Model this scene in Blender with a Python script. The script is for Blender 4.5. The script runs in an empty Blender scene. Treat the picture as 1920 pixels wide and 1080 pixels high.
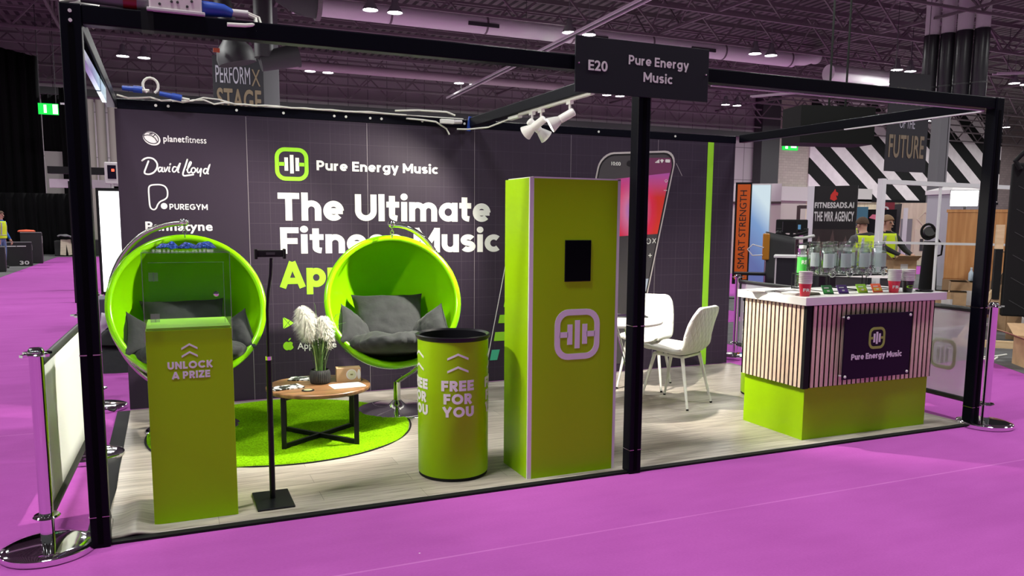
import bpy, bmesh, math, random
from mathutils import Vector, Matrix, noise as mnoise
R = math.radians
random.seed(7)
SC = bpy.context.scene
COL = SC.collection

# ------------------------------------------------------------------ camera, world, exposure
def make_camera():
    yaw, pitch, roll, f = 0.4103, -0.1235, 0.0078, 1484.95
    fwd = Vector((math.sin(yaw)*math.cos(pitch), math.cos(yaw)*math.cos(pitch), math.sin(pitch)))
    r = Vector((math.cos(yaw), -math.sin(yaw), 0)); u = r.cross(fwd)
    r2 = math.cos(roll)*r + math.sin(roll)*u
    u2 = -math.sin(roll)*r + math.cos(roll)*u
    cam = bpy.data.cameras.new('camera'); o = bpy.data.objects.new('camera', cam); COL.objects.link(o)
    m = Matrix.Identity(4)
    for i in range(3):
        m[i][0] = r2[i]; m[i][1] = u2[i]; m[i][2] = -fwd[i]
    m.translation = Vector((0.3642, -4.1037, 1.5475))
    o.matrix_world = m
    cam.sensor_width = 36; cam.lens = f/1920*36; cam.shift_y = 58.9/1920
    cam.clip_start = 0.05; cam.clip_end = 300
    SC.camera = o
make_camera()
SC.view_settings.view_transform = 'Standard'
SC.view_settings.look = 'None'
SC.view_settings.gamma = 1.0
SC.view_settings.use_curve_mapping = False
SC.view_settings.exposure = 0.0
W = bpy.data.worlds.new('hall_air'); SC.world = W; W.use_nodes = True
W.node_tree.nodes['Background'].inputs[0].default_value = (0.06, 0.06, 0.06, 1)
W.node_tree.nodes['Background'].inputs[1].default_value = 1.0
LAMP_W = 225.0          # each of the two lamps of a ceiling pair
SPOT_W = 420.0          # each stand spotlight

# ------------------------------------------------------------------ materials
def srgb(r, g, b):
    def c(v):
        v /= 255.0
        return v/12.92 if v <= 0.04045 else ((v+0.055)/1.055)**2.4
    return (c(r), c(g), c(b), 1)
MATS = {}
def M(name, col, rough=0.5, metal=0.0, spec=0.5, var=None, bump=None, coat=0.0, emit=None, estr=0.0, stretch=(1,1,1), sheen=0.0):
    if name in MATS: return MATS[name]
    m = bpy.data.materials.new(name); m.use_nodes = True
    nt = m.node_tree; b = nt.nodes['Principled BSDF']
    b.inputs['Base Color'].default_value = col
    b.inputs['Roughness'].default_value = rough
    b.inputs['Metallic'].default_value = metal
    b.inputs['Specular IOR Level'].default_value = spec
    b.inputs['Coat Weight'].default_value = coat
    b.inputs['Sheen Weight'].default_value = sheen
    if emit:
        b.inputs['Emission Color'].default_value = emit; b.inputs['Emission Strength'].default_value = estr
    tc = mp = None
    if var or bump:
        tc = nt.nodes.new('ShaderNodeTexCoord'); mp = nt.nodes.new('ShaderNodeMapping')
        mp.inputs['Scale'].default_value = stretch
        nt.links.new(tc.outputs['Object'], mp.inputs['Vector'])
    if var:
        n = nt.nodes.new('ShaderNodeTexNoise'); n.inputs['Scale'].default_value = var[0]; n.inputs['Detail'].default_value = 4
        nt.links.new(mp.outputs[0], n.inputs['Vector'])
        rp = nt.nodes.new('ShaderNodeValToRGB')
        a = var[1]
        rp.color_ramp.elements[0].position = 0.3; rp.color_ramp.elements[1].position = 0.7
        rp.color_ramp.elements[0].color = tuple(max(0, c*(1-a)) for c in col[:3])+(1,)
        rp.color_ramp.elements[1].color = tuple(min(1, c*(1+a)) for c in col[:3])+(1,)
        nt.links.new(n.outputs['Fac'], rp.inputs[0]); nt.links.new(rp.outputs[0], b.inputs['Base Color'])
    if bump:
        n = nt.nodes.new('ShaderNodeTexNoise'); n.inputs['Scale'].default_value = bump[0]; n.inputs['Detail'].default_value = 3
        nt.links.new(mp.outputs[0], n.inputs['Vector'])
        bp = nt.nodes.new('ShaderNodeBump'); bp.inputs['Strength'].default_value = bump[1]; bp.inputs['Distance'].default_value = 0.02
        nt.links.new(n.outputs['Fac'], bp.inputs['Height']); nt.links.new(bp.outputs[0], b.inputs['Normal'])
    MATS[name] = m
    return m
class NT:
    """small helper for node graphs"""
    def __init__(s, m): s.m = m; s.t = m.node_tree; s.b = s.t.nodes.get('Principled BSDF')
    def n(s, kind, **kw):
        x = s.t.nodes.new(kind)
        for k, v in kw.items(): setattr(x, k, v)
        return x
    def l(s, a, b): s.t.links.new(a, b)
    def math(s, op, a, b=None):
        x = s.n('ShaderNodeMath', operation=op)
        for i, v in enumerate((a, b)):
            if v is None: continue
            if isinstance(v, (int, float)): x.inputs[i].default_value = v
            else: s.l(v, x.inputs[i])
        return x.outputs[0]
    def xyz(s):
        tc = s.n('ShaderNodeTexCoord'); sp = s.n('ShaderNodeSeparateXYZ'); s.l(tc.outputs['Object'], sp.inputs[0])
        return tc.outputs['Object'], sp.outputs[0], sp.outputs[1], sp.outputs[2]
    def mix(s, fac, a, b):
        x = s.n('ShaderNodeMix', data_type='RGBA')
        if isinstance(fac, (int, float)): x.inputs[0].default_value = fac
        else: s.l(fac, x.inputs[0])
        for i, v in ((6, a), (7, b)):
            if isinstance(v, tuple): x.inputs[i].default_value = v
            else: s.l(v, x.inputs[i])
        return x.outputs[2]
    def noise(s, vec, scale, detail=4, stretch=None):
        if stretch:
            mp = s.n('ShaderNodeMapping'); mp.inputs['Scale'].default_value = stretch; s.l(vec, mp.inputs[0]); vec = mp.outputs[0]
        x = s.n('ShaderNodeTexNoise'); x.inputs['Scale'].default_value = scale; x.inputs['Detail'].default_value = detail
        s.l(vec, x.inputs['Vector']); return x.outputs['Fac']
    def ramp(s, fac, stops):
        x = s.n('ShaderNodeValToRGB'); e = x.color_ramp.elements
        while len(e) < len(stops): e.new(0.5)
        for i, (p, c) in enumerate(stops): e[i].position = p; e[i].color = c
        s.l(fac, x.inputs[0]); return x.outputs[0]
def newmat(name, rough=0.5, spec=0.5):
    m = bpy.data.materials.new(name); m.use_nodes = True
    b = m.node_tree.nodes['Principled BSDF']; b.inputs['Roughness'].default_value = rough; b.inputs['Specular IOR Level'].default_value = spec
    return m, NT(m)

def carpet_mat():
    m, g = newmat('purple_carpet', 0.95, 0.1)
    v, x, y, z = g.xyz()
    n1 = g.noise(v, 0.7, 3); n2 = g.noise(v, 60, 5, (1, 3, 1)); n3 = g.noise(v, 4, 4, (0.6, 2, 1))
    s = g.math('ADD', g.math('MULTIPLY', n1, 0.35), g.math('ADD', g.math('MULTIPLY', n2, 0.35), g.math('MULTIPLY', n3, 0.3)))
    c = g.ramp(s, [(0.3, (0.365, 0.070, 0.345, 1)), (0.7, (0.465, 0.102, 0.445, 1))])
    wv = g.n('ShaderNodeTexVoronoi'); wv.inputs['Scale'].default_value = 3.1; g.l(v, wv.inputs['Vector'])
    speck = g.math('LESS_THAN', wv.outputs['Distance'], 0.014)
    seam = g.math('LESS_THAN', g.math('FRACT', g.math('DIVIDE', g.math('ADD', y, 101.57+.01), 3.15)), 0.004)
    c = g.mix(g.math('MULTIPLY', seam, g.math('MULTIPLY', n3, 0.9)), c, (0.62, 0.20, 0.58, 1))
    g.l(g.mix(speck, c, (0.75, 0.55, 0.72, 1)), g.b.inputs['Base Color'])
    bp = g.n('ShaderNodeBump'); bp.inputs['Strength'].default_value = 0.25; bp.inputs['Distance'].default_value = 0.01
    g.l(n2, bp.inputs['Height']); g.l(bp.outputs[0], g.b.inputs['Normal'])
    return m
def laminate_mat():
    m, g = newmat('pale_grey_laminate', 0.38, 0.4)
    v, x, y, z = g.xyz()
    br = g.n('ShaderNodeTexBrick'); br.inputs['Scale'].default_value = 1.0
    br.inputs['Brick Width'].default_value = 1.1; br.inputs['Row Height'].default_value = 0.16
    br.inputs['Mortar Size'].default_value = 0.0016; br.inputs['Mortar Smooth'].default_value = 0.2
    br.inputs['Color1'].default_value = (0.42, 0.37, 0.33, 1); br.inputs['Color2'].default_value = (0.56, 0.51, 0.46, 1)
    br.inputs['Mortar'].default_value = (0.22, 0.19, 0.17, 1); g.l(v, br.inputs['Vector'])
    gr = g.noise(v, 5, 6, (0.55, 9, 1)); gr2 = g.noise(v, 22, 5, (0.3, 5, 1))
    f = g.math('ADD', g.math('MULTIPLY', gr, 0.65), g.math('MULTIPLY', gr2, 0.35))
    dk = g.ramp(f, [(0.30, (0.42, 0.40, 0.38, 1)), (0.52, (0.95, 0.94, 0.92, 1)), (0.72, (1.2, 1.2, 1.19, 1))])
    mx = g.n('ShaderNodeMix', data_type='RGBA', blend_type='MULTIPLY'); mx.inputs[0].default_value = 1
    g.l(br.outputs['Color'], mx.inputs[6]); g.l(dk, mx.inputs[7]); g.l(mx.outputs[2], g.b.inputs['Base Color'])
    return m
def backdrop_mat(grid):
    m, g = newmat('aubergine_print_grid' if grid else 'aubergine_print', 0.5, 0.12)
    v, x, y, z = g.xyz()
    base = (0.034, 0.024, 0.041, 1)
    if not grid:
        g.b.inputs['Base Color'].default_value = base; return m
    def line(c, step, w):
        fr = g.math('FRACT', g.math('DIVIDE', g.math('ADD', c, 50.0), step))
        return g.math('LESS_THAN', fr, w)
    n = g.noise(v, 1.3, 2)
    ln = g.math('MAXIMUM', g.math('MAXIMUM', line(x, 0.17, 0.025), line(z, 0.17, 0.025)), g.math('MULTIPLY', 0.6, g.math('MAXIMUM', line(x, 0.0425, 0.04), line(z, 0.085, 0.02))))
    fac = g.math('MULTIPLY', ln, g.math('MULTIPLY', n, 0.9))
    g.l(g.mix(fac, base, (0.078, 0.062, 0.088, 1)), g.b.inputs['Base Color'])
    return m
def wood_mat(name, c1, c2, stretch, scale=6, rough=0.45):
    m, g = newmat(name, rough, 0.4)
    v, x, y, z = g.xyz()
    n = g.noise(v, scale, 6, stretch)
    g.l(g.ramp(n, [(0.3, c1), (0.68, c2)]), g.b.inputs['Base Color'])
    return m
def thin_glass(name, tint=(0.96, 0.98, 0.97, 1), base=0.05, edge=0.55, rough=0.02, haze=0.0, hazecol=(1, 1, 1, 1)):
    m = bpy.data.materials.new(name); m.use_nodes = True; t = m.node_tree; t.nodes.clear()
    out = t.nodes.new('ShaderNodeOutputMaterial'); tr = t.nodes.new('ShaderNodeBsdfTransparent'); tr.inputs[0].default_value = tint
    gl = t.nodes.new('ShaderNodeBsdfGlossy'); gl.inputs['Roughness'].default_value = rough
    lw = t.nodes.new('ShaderNodeLayerWeight'); lw.inputs[0].default_value = 0.35
    a = t.nodes.new('ShaderNodeMath'); a.operation = 'MULTIPLY_ADD'; a.inputs[1].default_value = edge; a.inputs[2].default_value = base
    t.links.new(lw.outputs['Facing'], a.inputs[0])
    mx = t.nodes.new('ShaderNodeMixShader'); t.links.new(a.outputs[0], mx.inputs[0]); t.links.new(tr.outputs[0], mx.inputs[1]); t.links.new(gl.outputs[0], mx.inputs[2])
    last = mx.outputs[0]
    if haze:
        df = t.nodes.new('ShaderNodeBsdfDiffuse'); df.inputs[0].default_value = hazecol
        tl = t.nodes.new('ShaderNodeBsdfTranslucent'); tl.inputs[0].default_value = hazecol
        ad = t.nodes.new('ShaderNodeMixShader'); ad.inputs[0].default_value = 0.35
        t.links.new(df.outputs[0], ad.inputs[1]); t.links.new(tl.outputs[0], ad.inputs[2])
        m2 = t.nodes.new('ShaderNodeMixShader'); m2.inputs[0].default_value = haze
        t.links.new(last, m2.inputs[1]); t.links.new(ad.outputs[0], m2.inputs[2]); last = m2.outputs[0]
    t.links.new(last, out.inputs[0]); return m
def stripe_mat():
    m, g = newmat('diagonal_black_and_white_paint', 0.8, 0.2)
    v, x, y, z = g.xyz()
    s = g.math('FRACT', g.math('DIVIDE', g.math('ADD', g.math('ADD', x, g.math('DIVIDE', z, 0.74)), 100.55), 3.3))
    n = g.noise(v, 1.5, 3)
    wh = g.ramp(n, [(0.3, (0.74, 0.67, 0.71, 1)), (0.7, (0.86, 0.79, 0.83, 1))])
    g.l(g.mix(g.math('LESS_THAN', s, 0.52), wh, (0.012, 0.012, 0.013, 1)), g.b.inputs['Base Color']); return m
def brick_mat(name, c1, c2, mortar, sc=1.0):
    m, g = newmat(name, 0.85, 0.2)
    tc = g.n('ShaderNodeTexCoord'); mp = g.n('ShaderNodeMapping'); mp.inputs['Rotation'].default_value = (R(90), 0, 0); g.l(tc.outputs['Object'], mp.inputs[0])
    br = g.n('ShaderNodeTexBrick'); br.inputs['Scale'].default_value = sc; br.inputs['Brick Width'].default_value = 0.44; br.inputs['Row Height'].default_value = 0.2
    br.inputs['Mortar Size'].default_value = 0.012
    br.inputs['Color1'].default_value = c1; br.inputs['Color2'].default_value = c2; br.inputs['Mortar'].default_value = mortar
    g.l(mp.outputs[0], br.inputs['Vector']); g.l(br.outputs['Color'], g.b.inputs['Base Color']); return m
def panel_mat():
    m, g = newmat('grey_metal_wall_sheets', 0.7, 0.3)
    tc = g.n('ShaderNodeTexCoord'); mp = g.n('ShaderNodeMapping'); mp.inputs['Rotation'].default_value = (R(90), 0, 0); g.l(tc.outputs['Object'], mp.inputs[0])
    br = g.n('ShaderNodeTexBrick'); br.inputs['Brick Width'].default_value = 1.2; br.inputs['Row Height'].default_value = 2.4; br.inputs['Scale'].default_value = 1; br.offset = 0
    br.inputs['Mortar Size'].default_value = 0.02
    br.inputs['Color1'].default_value = (0.36, 0.33, 0.34, 1); br.inputs['Color2'].default_value = (0.41, 0.37, 0.39, 1); br.inputs['Mortar'].default_value = (0.12, 0.11, 0.115, 1)
    g.l(mp.outputs[0], br.inputs['Vector']); g.l(br.outputs['Color'], g.b.inputs['Base Color']); return m
def deck_mat():
    m, g = newmat('corrugated_roof_deck', 0.7, 0.2)
    v, x, y, z = g.xyz()
    s = g.math('FRACT', g.math('DIVIDE', g.math('ADD', x, 100.0), 0.45))
    g.l(g.mix(g.math('LESS_THAN', s, 0.45), (0.17, 0.15, 0.155, 1), (0.045, 0.04, 0.042, 1)), g.b.inputs['Base Color']); return m
def quilt_mat():
    m, g = newmat('white_quilted_leatherette', 0.42, 0.4)
    v, x, y, z = g.xyz()
    g.b.inputs['Base Color'].default_value = (0.74, 0.73, 0.69, 1)
    a = g.math('ADD', x, g.math('MULTIPLY', z, 0.62)); b2 = g.math('SUBTRACT', x, g.math('MULTIPLY', z, 0.62))
    def tri(c):
        fr = g.math('FRACT', g.math('DIVIDE', g.math('ADD', c, 10.0), 0.062)); return g.math('ABSOLUTE', g.math('SUBTRACT', fr, 0.5))
    h = g.math('POWER', g.math('MULTIPLY', g.math('MINIMUM', g.math('SUBTRACT', 0.5, tri(a)), g.math('SUBTRACT', 0.5, tri(b2))), 2.0), 0.35)
    bp = g.n('ShaderNodeBump'); bp.inputs['Strength'].default_value = 0.5; bp.inputs['Distance'].default_value = 0.012
    g.l(h, bp.inputs['Height']); g.l(bp.outputs[0], g.b.inputs['Normal']); return m
def cover_art_mat():
    m, g = newmat('printed_album_cover', 0.4, 0.3)
    v, x, y, z = g.xyz()
    d = g.math('SQRT', g.math('ADD', g.math('POWER', g.math('DIVIDE', g.math('SUBTRACT', x, 4.72), 0.30), 2.0), g.math('POWER', g.math('DIVIDE', g.math('SUBTRACT', z, 1.66), 0.42), 2.0)))
    c = g.ramp(d, [(0.0, (0.25, 0.22, 0.75, 1)), (0.35, (0.75, 0.22, 0.45, 1)), (0.75, (0.80, 0.03, 0.09, 1)), (1.0, (0.72, 0.045, 0.03, 1))])
    up = g.ramp(z, [(0.0, (0, 0, 0, 1)), (1.0, (1, 1, 1, 1))])
    t = g.math('DIVIDE', g.math('SUBTRACT', z, 1.80), 0.25)
    tt = g.n('ShaderNodeClamp'); g.l(t, tt.inputs[0])
    g.l(g.mix(tt.outputs[0], c, (0.45, 0.10, 0.42, 1)), g.b.inputs['Base Color']); return m

GREEN = (0.31, 0.56, 0.0015, 1)
m_green = M('lime_gloss_panel', GREEN, 0.38, spec=0.18)
m_ball = M('lime_gloss_shell', (0.22, 0.62, 0.002, 1), 0.16, spec=0.4, coat=0.15)
m_print = M('lime_print', (0.27, 0.62, 0.015, 1), 0.45)
m_black = M('black_powder_coat', (0.006, 0.006, 0.009, 1), 0.35, spec=0.25)
m_frame = M('black_satin_aluminium', (0.003, 0.003, 0.007, 1), 0.35, spec=0.08)
m_white = M('white_print', (0.70, 0.70, 0.68, 1), 0.5)
m_lilac = M('white_vinyl', (0.72, 0.70, 0.74, 1), 0.5)
m_trim = M('pale_aluminium_trim', (0.78, 0.76, 0.80, 1), 0.4, metal=0.2)
m_chrome = M('polished_chrome', (0.80, 0.80, 0.82, 1), 0.06, metal=1.0)
m_steel = M('brushed_steel', (0.55, 0.53, 0.50, 1), 0.22, metal=1.0)
m_fabric = M('charcoal_cushion_cloth', (0.012, 0.014, 0.0155, 1), 0.85, var=(30, .15), bump=(9, .5), sheen=0.08)
m_rug = M('lime_rug_pile', (0.28, 0.62, 0.005, 1), 0.95, spec=0.03, var=(90, .35), bump=(160, .9))
m_wtop = wood_mat('walnut_brown_table_wood', (0.10, 0.042, 0.018, 1), (0.36, 0.185, 0.085, 1), (1, 9, 1), 3, 0.35)
m_slat = wood_mat('oak_slats', (0.68, 0.52, 0.39, 1), (0.84, 0.69, 0.53, 1), (6, 6, 0.6), 5)
m_ctop = M('white_laminate_top', (0.80, 0.79, 0.78, 1), 0.28)
m_plate = M('dark_navy_acrylic', (0.012, 0.007, 0.020, 1), 0.3, spec=0.12)
m_wshell = quilt_mat()
m_wmetal = M('white_painted_metal', (0.80, 0.79, 0.76, 1), 0.35)
m_acr = thin_glass('clear_acrylic', (0.955, 0.97, 0.96, 1), 0.006, 0.22)
m_glass = thin_glass('clear_glass_jar', (0.90, 0.94, 0.93, 1), 0.08, 0.6)
m_cable = M('white_cable_sheath', (0.80, 0.79, 0.72, 1), 0.5)
m_blue = M('blue_plug_plastic', (0.02, 0.07, 0.42, 1), 0.4)
m_red = M('dark_red_plug_plastic', (0.22, 0.01, 0.012, 1), 0.3)
m_grey = M('mid_grey_plastic', (0.20, 0.20, 0.21, 1), 0.5)
m_lgrey = M('light_grey_plastic', (0.62, 0.59, 0.60, 1), 0.45)
m_card = M('brown_cardboard', (0.46, 0.295, 0.165, 1), 0.85, var=(8, .12))
m_rubber = M('black_rubber', (0.008, 0.008, 0.009, 1), 0.7, spec=.2)
m_dark = M('dark_grey_paint', (0.035, 0.036, 0.038, 1), 0.6)
m_steelgrey = M('roof_steel_paint', (0.155, 0.125, 0.14, 1), 0.6)
m_duct = M('galvanised_duct', (0.72, 0.70, 0.71, 1), 0.5, metal=0.1)
m_bduct = M('black_duct_wrap', (0.02, 0.02, 0.024, 1), 0.32, bump=(2.5, .4))
m_drape = M('black_drape_cloth', (0.005, 0.005, 0.0056, 1), 0.95, spec=.1)
m_wht_cloth = M('white_banner_cloth', (0.80, 0.82, 0.80, 1), 0.7)

# ------------------------------------------------------------------ mesh helpers
def smooth_pts(pts, m=5):
    P = [Vector(p) for p in pts]; out = []
    for i in range(len(P)-1):
        a, b, c, d = P[max(i-1, 0)], P[i], P[i+1], P[min(i+2, len(P)-1)]
        for k in range(m):
            t = k/m; out.append(.5*(2*b+(c-a)*t+(2*a-5*b+4*c-d)*t*t+(3*b-a-3*c+d)*t**3))
    return out+[P[-1]]
class MB:
    def __init__(s): s.v = []; s.f = []; s.mi = []; s.cur = 0
    def add(s, vs, fs):
        b = len(s.v); s.v += [Vector(p) for p in vs]
        for f in fs: s.f.append([i+b for i in f]); s.mi.append(s.cur)
        return s
    def box(s, x0, y0, z0, x1, y1, z1, rot=None, piv=None):
        vs = [Vector((x, y, z)) for z in (z0, z1) for y in (y0, y1) for x in (x0, x1)]
        if rot is not None:
            p = Vector(piv) if piv is not None else Vector(((x0+x1)/2, (y0+y1)/2, (z0+z1)/2))
            vs = [p + rot @ (q-p) for q in vs]
        return s.add(vs, [(0,2,3,1), (4,5,7,6), (0,1,5,4), (2,6,7,3), (0,4,6,2), (1,3,7,5)])
    def cbox(s, c, d, rz=0, rx=0, ry=0):
        m = (Matrix.Rotation(rz, 3, 'Z') @ Matrix.Rotation(ry, 3, 'Y') @ Matrix.Rotation(rx, 3, 'X'))
        return s.box(c[0]-d[0]/2, c[1]-d[1]/2, c[2]-d[2]/2, c[0]+d[0]/2, c[1]+d[1]/2, c[2]+d[2]/2, m, c)
    def tube(s, pts, r, n=10, caps=True, closed=False):
        pts = [Vector(p) for p in pts]; k = len(pts); rs = r if isinstance(r, (list, tuple)) else [r]*k
        rings = []; up = None
        for i, p in enumerate(pts):
            if closed: t = (pts[(i+1) % k]-pts[i-1])
            else: t = pts[min(i+1, k-1)]-pts[max(i-1, 0)]
            if t.length < 1e-9: t = Vector((0, 0, 1))
            t.normalize()
            if up is None:
                up = Vector((0, 0, 1)) if abs(t.z) < 0.9 else Vector((1, 0, 0))
            a = (up - t*up.dot(t))
            if a.length < 1e-6: a = t.orthogonal()
            a.normalize(); up = a; b = t.cross(a)
            rings.append([p + (a*math.cos(2*math.pi*j/n) + b*math.sin(2*math.pi*j/n))*rs[i] for j in range(n)])
        vs = [q for rg in rings for q in rg]; fs = []
        for i in range(k if closed else k-1):
            i2 = (i+1) % k
            for j in range(n):
                j2 = (j+1) % n; fs.append((i*n+j, i*n+j2, i2*n+j2, i2*n+j))
        if caps and not closed:
            fs.append(tuple(range(n))[::-1]); fs.append(tuple((k-1)*n+j for j in range(n)))
        return s.add(vs, fs)
    def bar(s, p0, p1, w, h=None):
        """square-section bar between two points"""
        p0, p1 = Vector(p0), Vector(p1); h = h or w; t = (p1-p0).normalized()
        up = Vector((0, 0, 1)) if abs(t.z) < 0.95 else Vector((1, 0, 0))
        a = t.cross(up).normalized(); b = a.cross(t)
        vs = [p + a*sx*w/2 + b*sy*h/2 for p in (p0, p1) for sx, sy in ((-1,-1),(1,-1),(1,1),(-1,1))]
        return s.add(vs, [(3,2,1,0), (4,5,6,7), (0,1,5,4), (1,2,6,5), (2,3,7,6), (3,0,4,7)])
    def lathe(s, prof, n=32, c=(0,0,0), cap0=True, cap1=True, mat=None, ang=None):
        c = Vector(c); vs = []
        for (r, z) in prof:
            for j in range(n):
                a = 2*math.pi*j/n; q = Vector((r*math.cos(a), r*math.sin(a), z))
                vs.append(c + (mat @ q if mat is not None else q))
        k = len(prof); fs = []
        for i in range(k-1):
            for j in range(n):
                j2 = (j+1) % n; fs.append((i*n+j, i*n+j2, (i+1)*n+j2, (i+1)*n+j))
        if cap0 and prof[0][0] > 1e-6: fs.append(tuple(range(n))[::-1])
        if cap1 and prof[-1][0] > 1e-6: fs.append(tuple((k-1)*n+j for j in range(n)))
        return s.add(vs, fs)
    def ball(s, c, r, n=16, sc=(1,1,1)):
        k = n//2; prof = [(max(1e-5, math.sin(math.pi*i/k)), -math.cos(math.pi*i/k)) for i in range(k+1)]
        return s.lathe(prof, n, c, False, False, Matrix.Diagonal((r*sc[0], r*sc[1], r*sc[2])))
    def prism(s, poly, y0, y1):
        """polygon of (x, z) extruded along y"""
        n = len(poly); vs = [(x, y0, z) for x, z in poly]+[(x, y1, z) for x, z in poly]
        fs = [tuple(range(n)), tuple(range(2*n-1, n-1, -1))]+[(i, n+i, n+(i+1) % n, (i+1) % n) for i in range(n)]
        return s.add(vs, fs)
    def stroke(s, pts, w, y0, y1, closed=False):
        """flat ribbon with round ends following (x, z) points"""
        P = [Vector((p[0], p[1])) for p in pts]; n = len(P); L = []; Rr = []
        for i in range(n):
            a = P[i-1] if (closed or i) else P[i]; b = P[(i+1) % n] if (closed or i < n-1) else P[i]
            t = (b-a).normalized(); nn = Vector((-t.y, t.x))*w/2
            L.append(P[i]+nn); Rr.append(P[i]-nn)
        for i in range(n if closed else n-1):
            j = (i+1) % n; q = [L[i], L[j], Rr[j], Rr[i]]
            s.prism([(p.x, p.y) for p in q], y0-.00025*(i % 4), y1)
        if not closed:
            for p in (P[0], P[-1]): s.prism([(p.x+w/2*math.cos(a*math.pi/5), p.y+w/2*math.sin(a*math.pi/5)) for a in range(10)], y0, y1)
        return s
    def grid(s, fn, nu, nv, closed_u=False):
        b = [fn(i/(nu if closed_u else nu-1), j/(nv-1)) for j in range(nv) for i in range(nu)]
        fs = []
        for j in range(nv-1):
            for i in range(nu if closed_u else nu-1):
                i2 = (i+1) % nu; fs.append((j*nu+i, j*nu+i2, (j+1)*nu+i2, (j+1)*nu+i))
        return s.add(b, fs)
    def xf(s, m):
        s.v = [m @ q for q in s.v]; return s
    def mesh(s, name, mats):
        me = bpy.data.meshes.new(name); me.from_pydata([tuple(q) for q in s.v], [], s.f)
        for mt in (mats if isinstance(mats, (list, tuple)) else [mats]): me.materials.append(mt)
        for i, p in enumerate(me.polygons): p.material_index = s.mi[i]
        bm = bmesh.new(); bm.from_mesh(me); bmesh.ops.recalc_face_normals(bm, faces=bm.faces); bm.to_mesh(me); bm.free()
        me.update(); return me
    def build(s, name, mat, parent=None, smooth=False, bevel=0.0, world=False, seg=2, solid=0.0, sub=0, label=None):
        if world and parent is not None:
            inv = root_matrix(parent).inverted(); s.xf(inv)
        me = s.mesh(name, mat); o = bpy.data.objects.new(name, me); COL.objects.link(o)
        if parent is not None: o.parent = parent
        if smooth:
            for p in me.polygons: p.use_smooth = True
            try: me.set_sharp_from_angle(angle=R(40))
            except Exception: pass
        if solid:
            md = o.modifiers.new('thickness', 'SOLIDIFY'); md.thickness = solid; md.offset = 0
        if bevel:
            md = o.modifiers.new('edge', 'BEVEL'); md.width = bevel; md.segments = seg; md.limit_method = 'ANGLE'; md.angle_limit = R(50)
        if sub:
            md = o.modifiers.new('smooth', 'SUBSURF'); md.levels = sub; md.render_levels = sub
        if label: o['label'] = label
        return o
def root_matrix(o):
    m = o.matrix_basis.copy()
    while o.parent: o = o.parent; m = o.matrix_basis @ m
    return m
def thing(name, label, cat, loc=(0,0,0), rz=0.0, group=None):
    o = bpy.data.objects.new(name, None); COL.objects.link(o); o.empty_display_size = 0.1
    o.location = loc; o.rotation_euler = (0, 0, rz); tag(o, label, cat, group); return o
def tag(o, label, cat, group=None, kind=None):
    o['label'] = label; o['category'] = cat
    if group: o['group'] = group
    if kind: o['kind'] = kind
    return o
def struct(o, label=None):
    o['kind'] = 'structure'
    if label: o['label'] = label
    return o
def dup(root, loc, rz, label, group=None):
    r = root.copy(); COL.objects.link(r); r.location = loc; r.rotation_euler = (0, 0, rz); r['label'] = label
    if group: r['group'] = group
    for ch in list(root.children):
        c = ch.copy(); COL.objects.link(c); c.parent = r
        for g in ch.children:
            d = g.copy(); COL.objects.link(d); d.parent = c
    return r
def text_mesh(s, bold=0.0, spacing=1.0, shear=0.0):
    cu = bpy.data.curves.new('t', 'FONT'); cu.body = s; cu.size = 1.0; cu.offset = bold; cu.extrude = 0.0; cu.space_character = spacing; cu.shear = shear
    cu.resolution_u = 4
    o = bpy.data.objects.new('t', cu); COL.objects.link(o)
    dg = bpy.context.evaluated_depsgraph_get(); me = bpy.data.meshes.new_from_object(o.evaluated_get(dg))
    vs = [v.co.copy() for v in me.vertices]; fs = [list(p.vertices) for p in me.polygons]
    bpy.data.objects.remove(o); bpy.data.curves.remove(cu); bpy.data.meshes.remove(me)
    return vs, fs
def _arc(cx, cz, rx, rz, a0, a1, n=14):
    return [(cx+rx*math.cos(R(a0+(a1-a0)*i/n)), cz+rz*math.sin(R(a0+(a1-a0)*i/n))) for i in range(n+1)]
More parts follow.
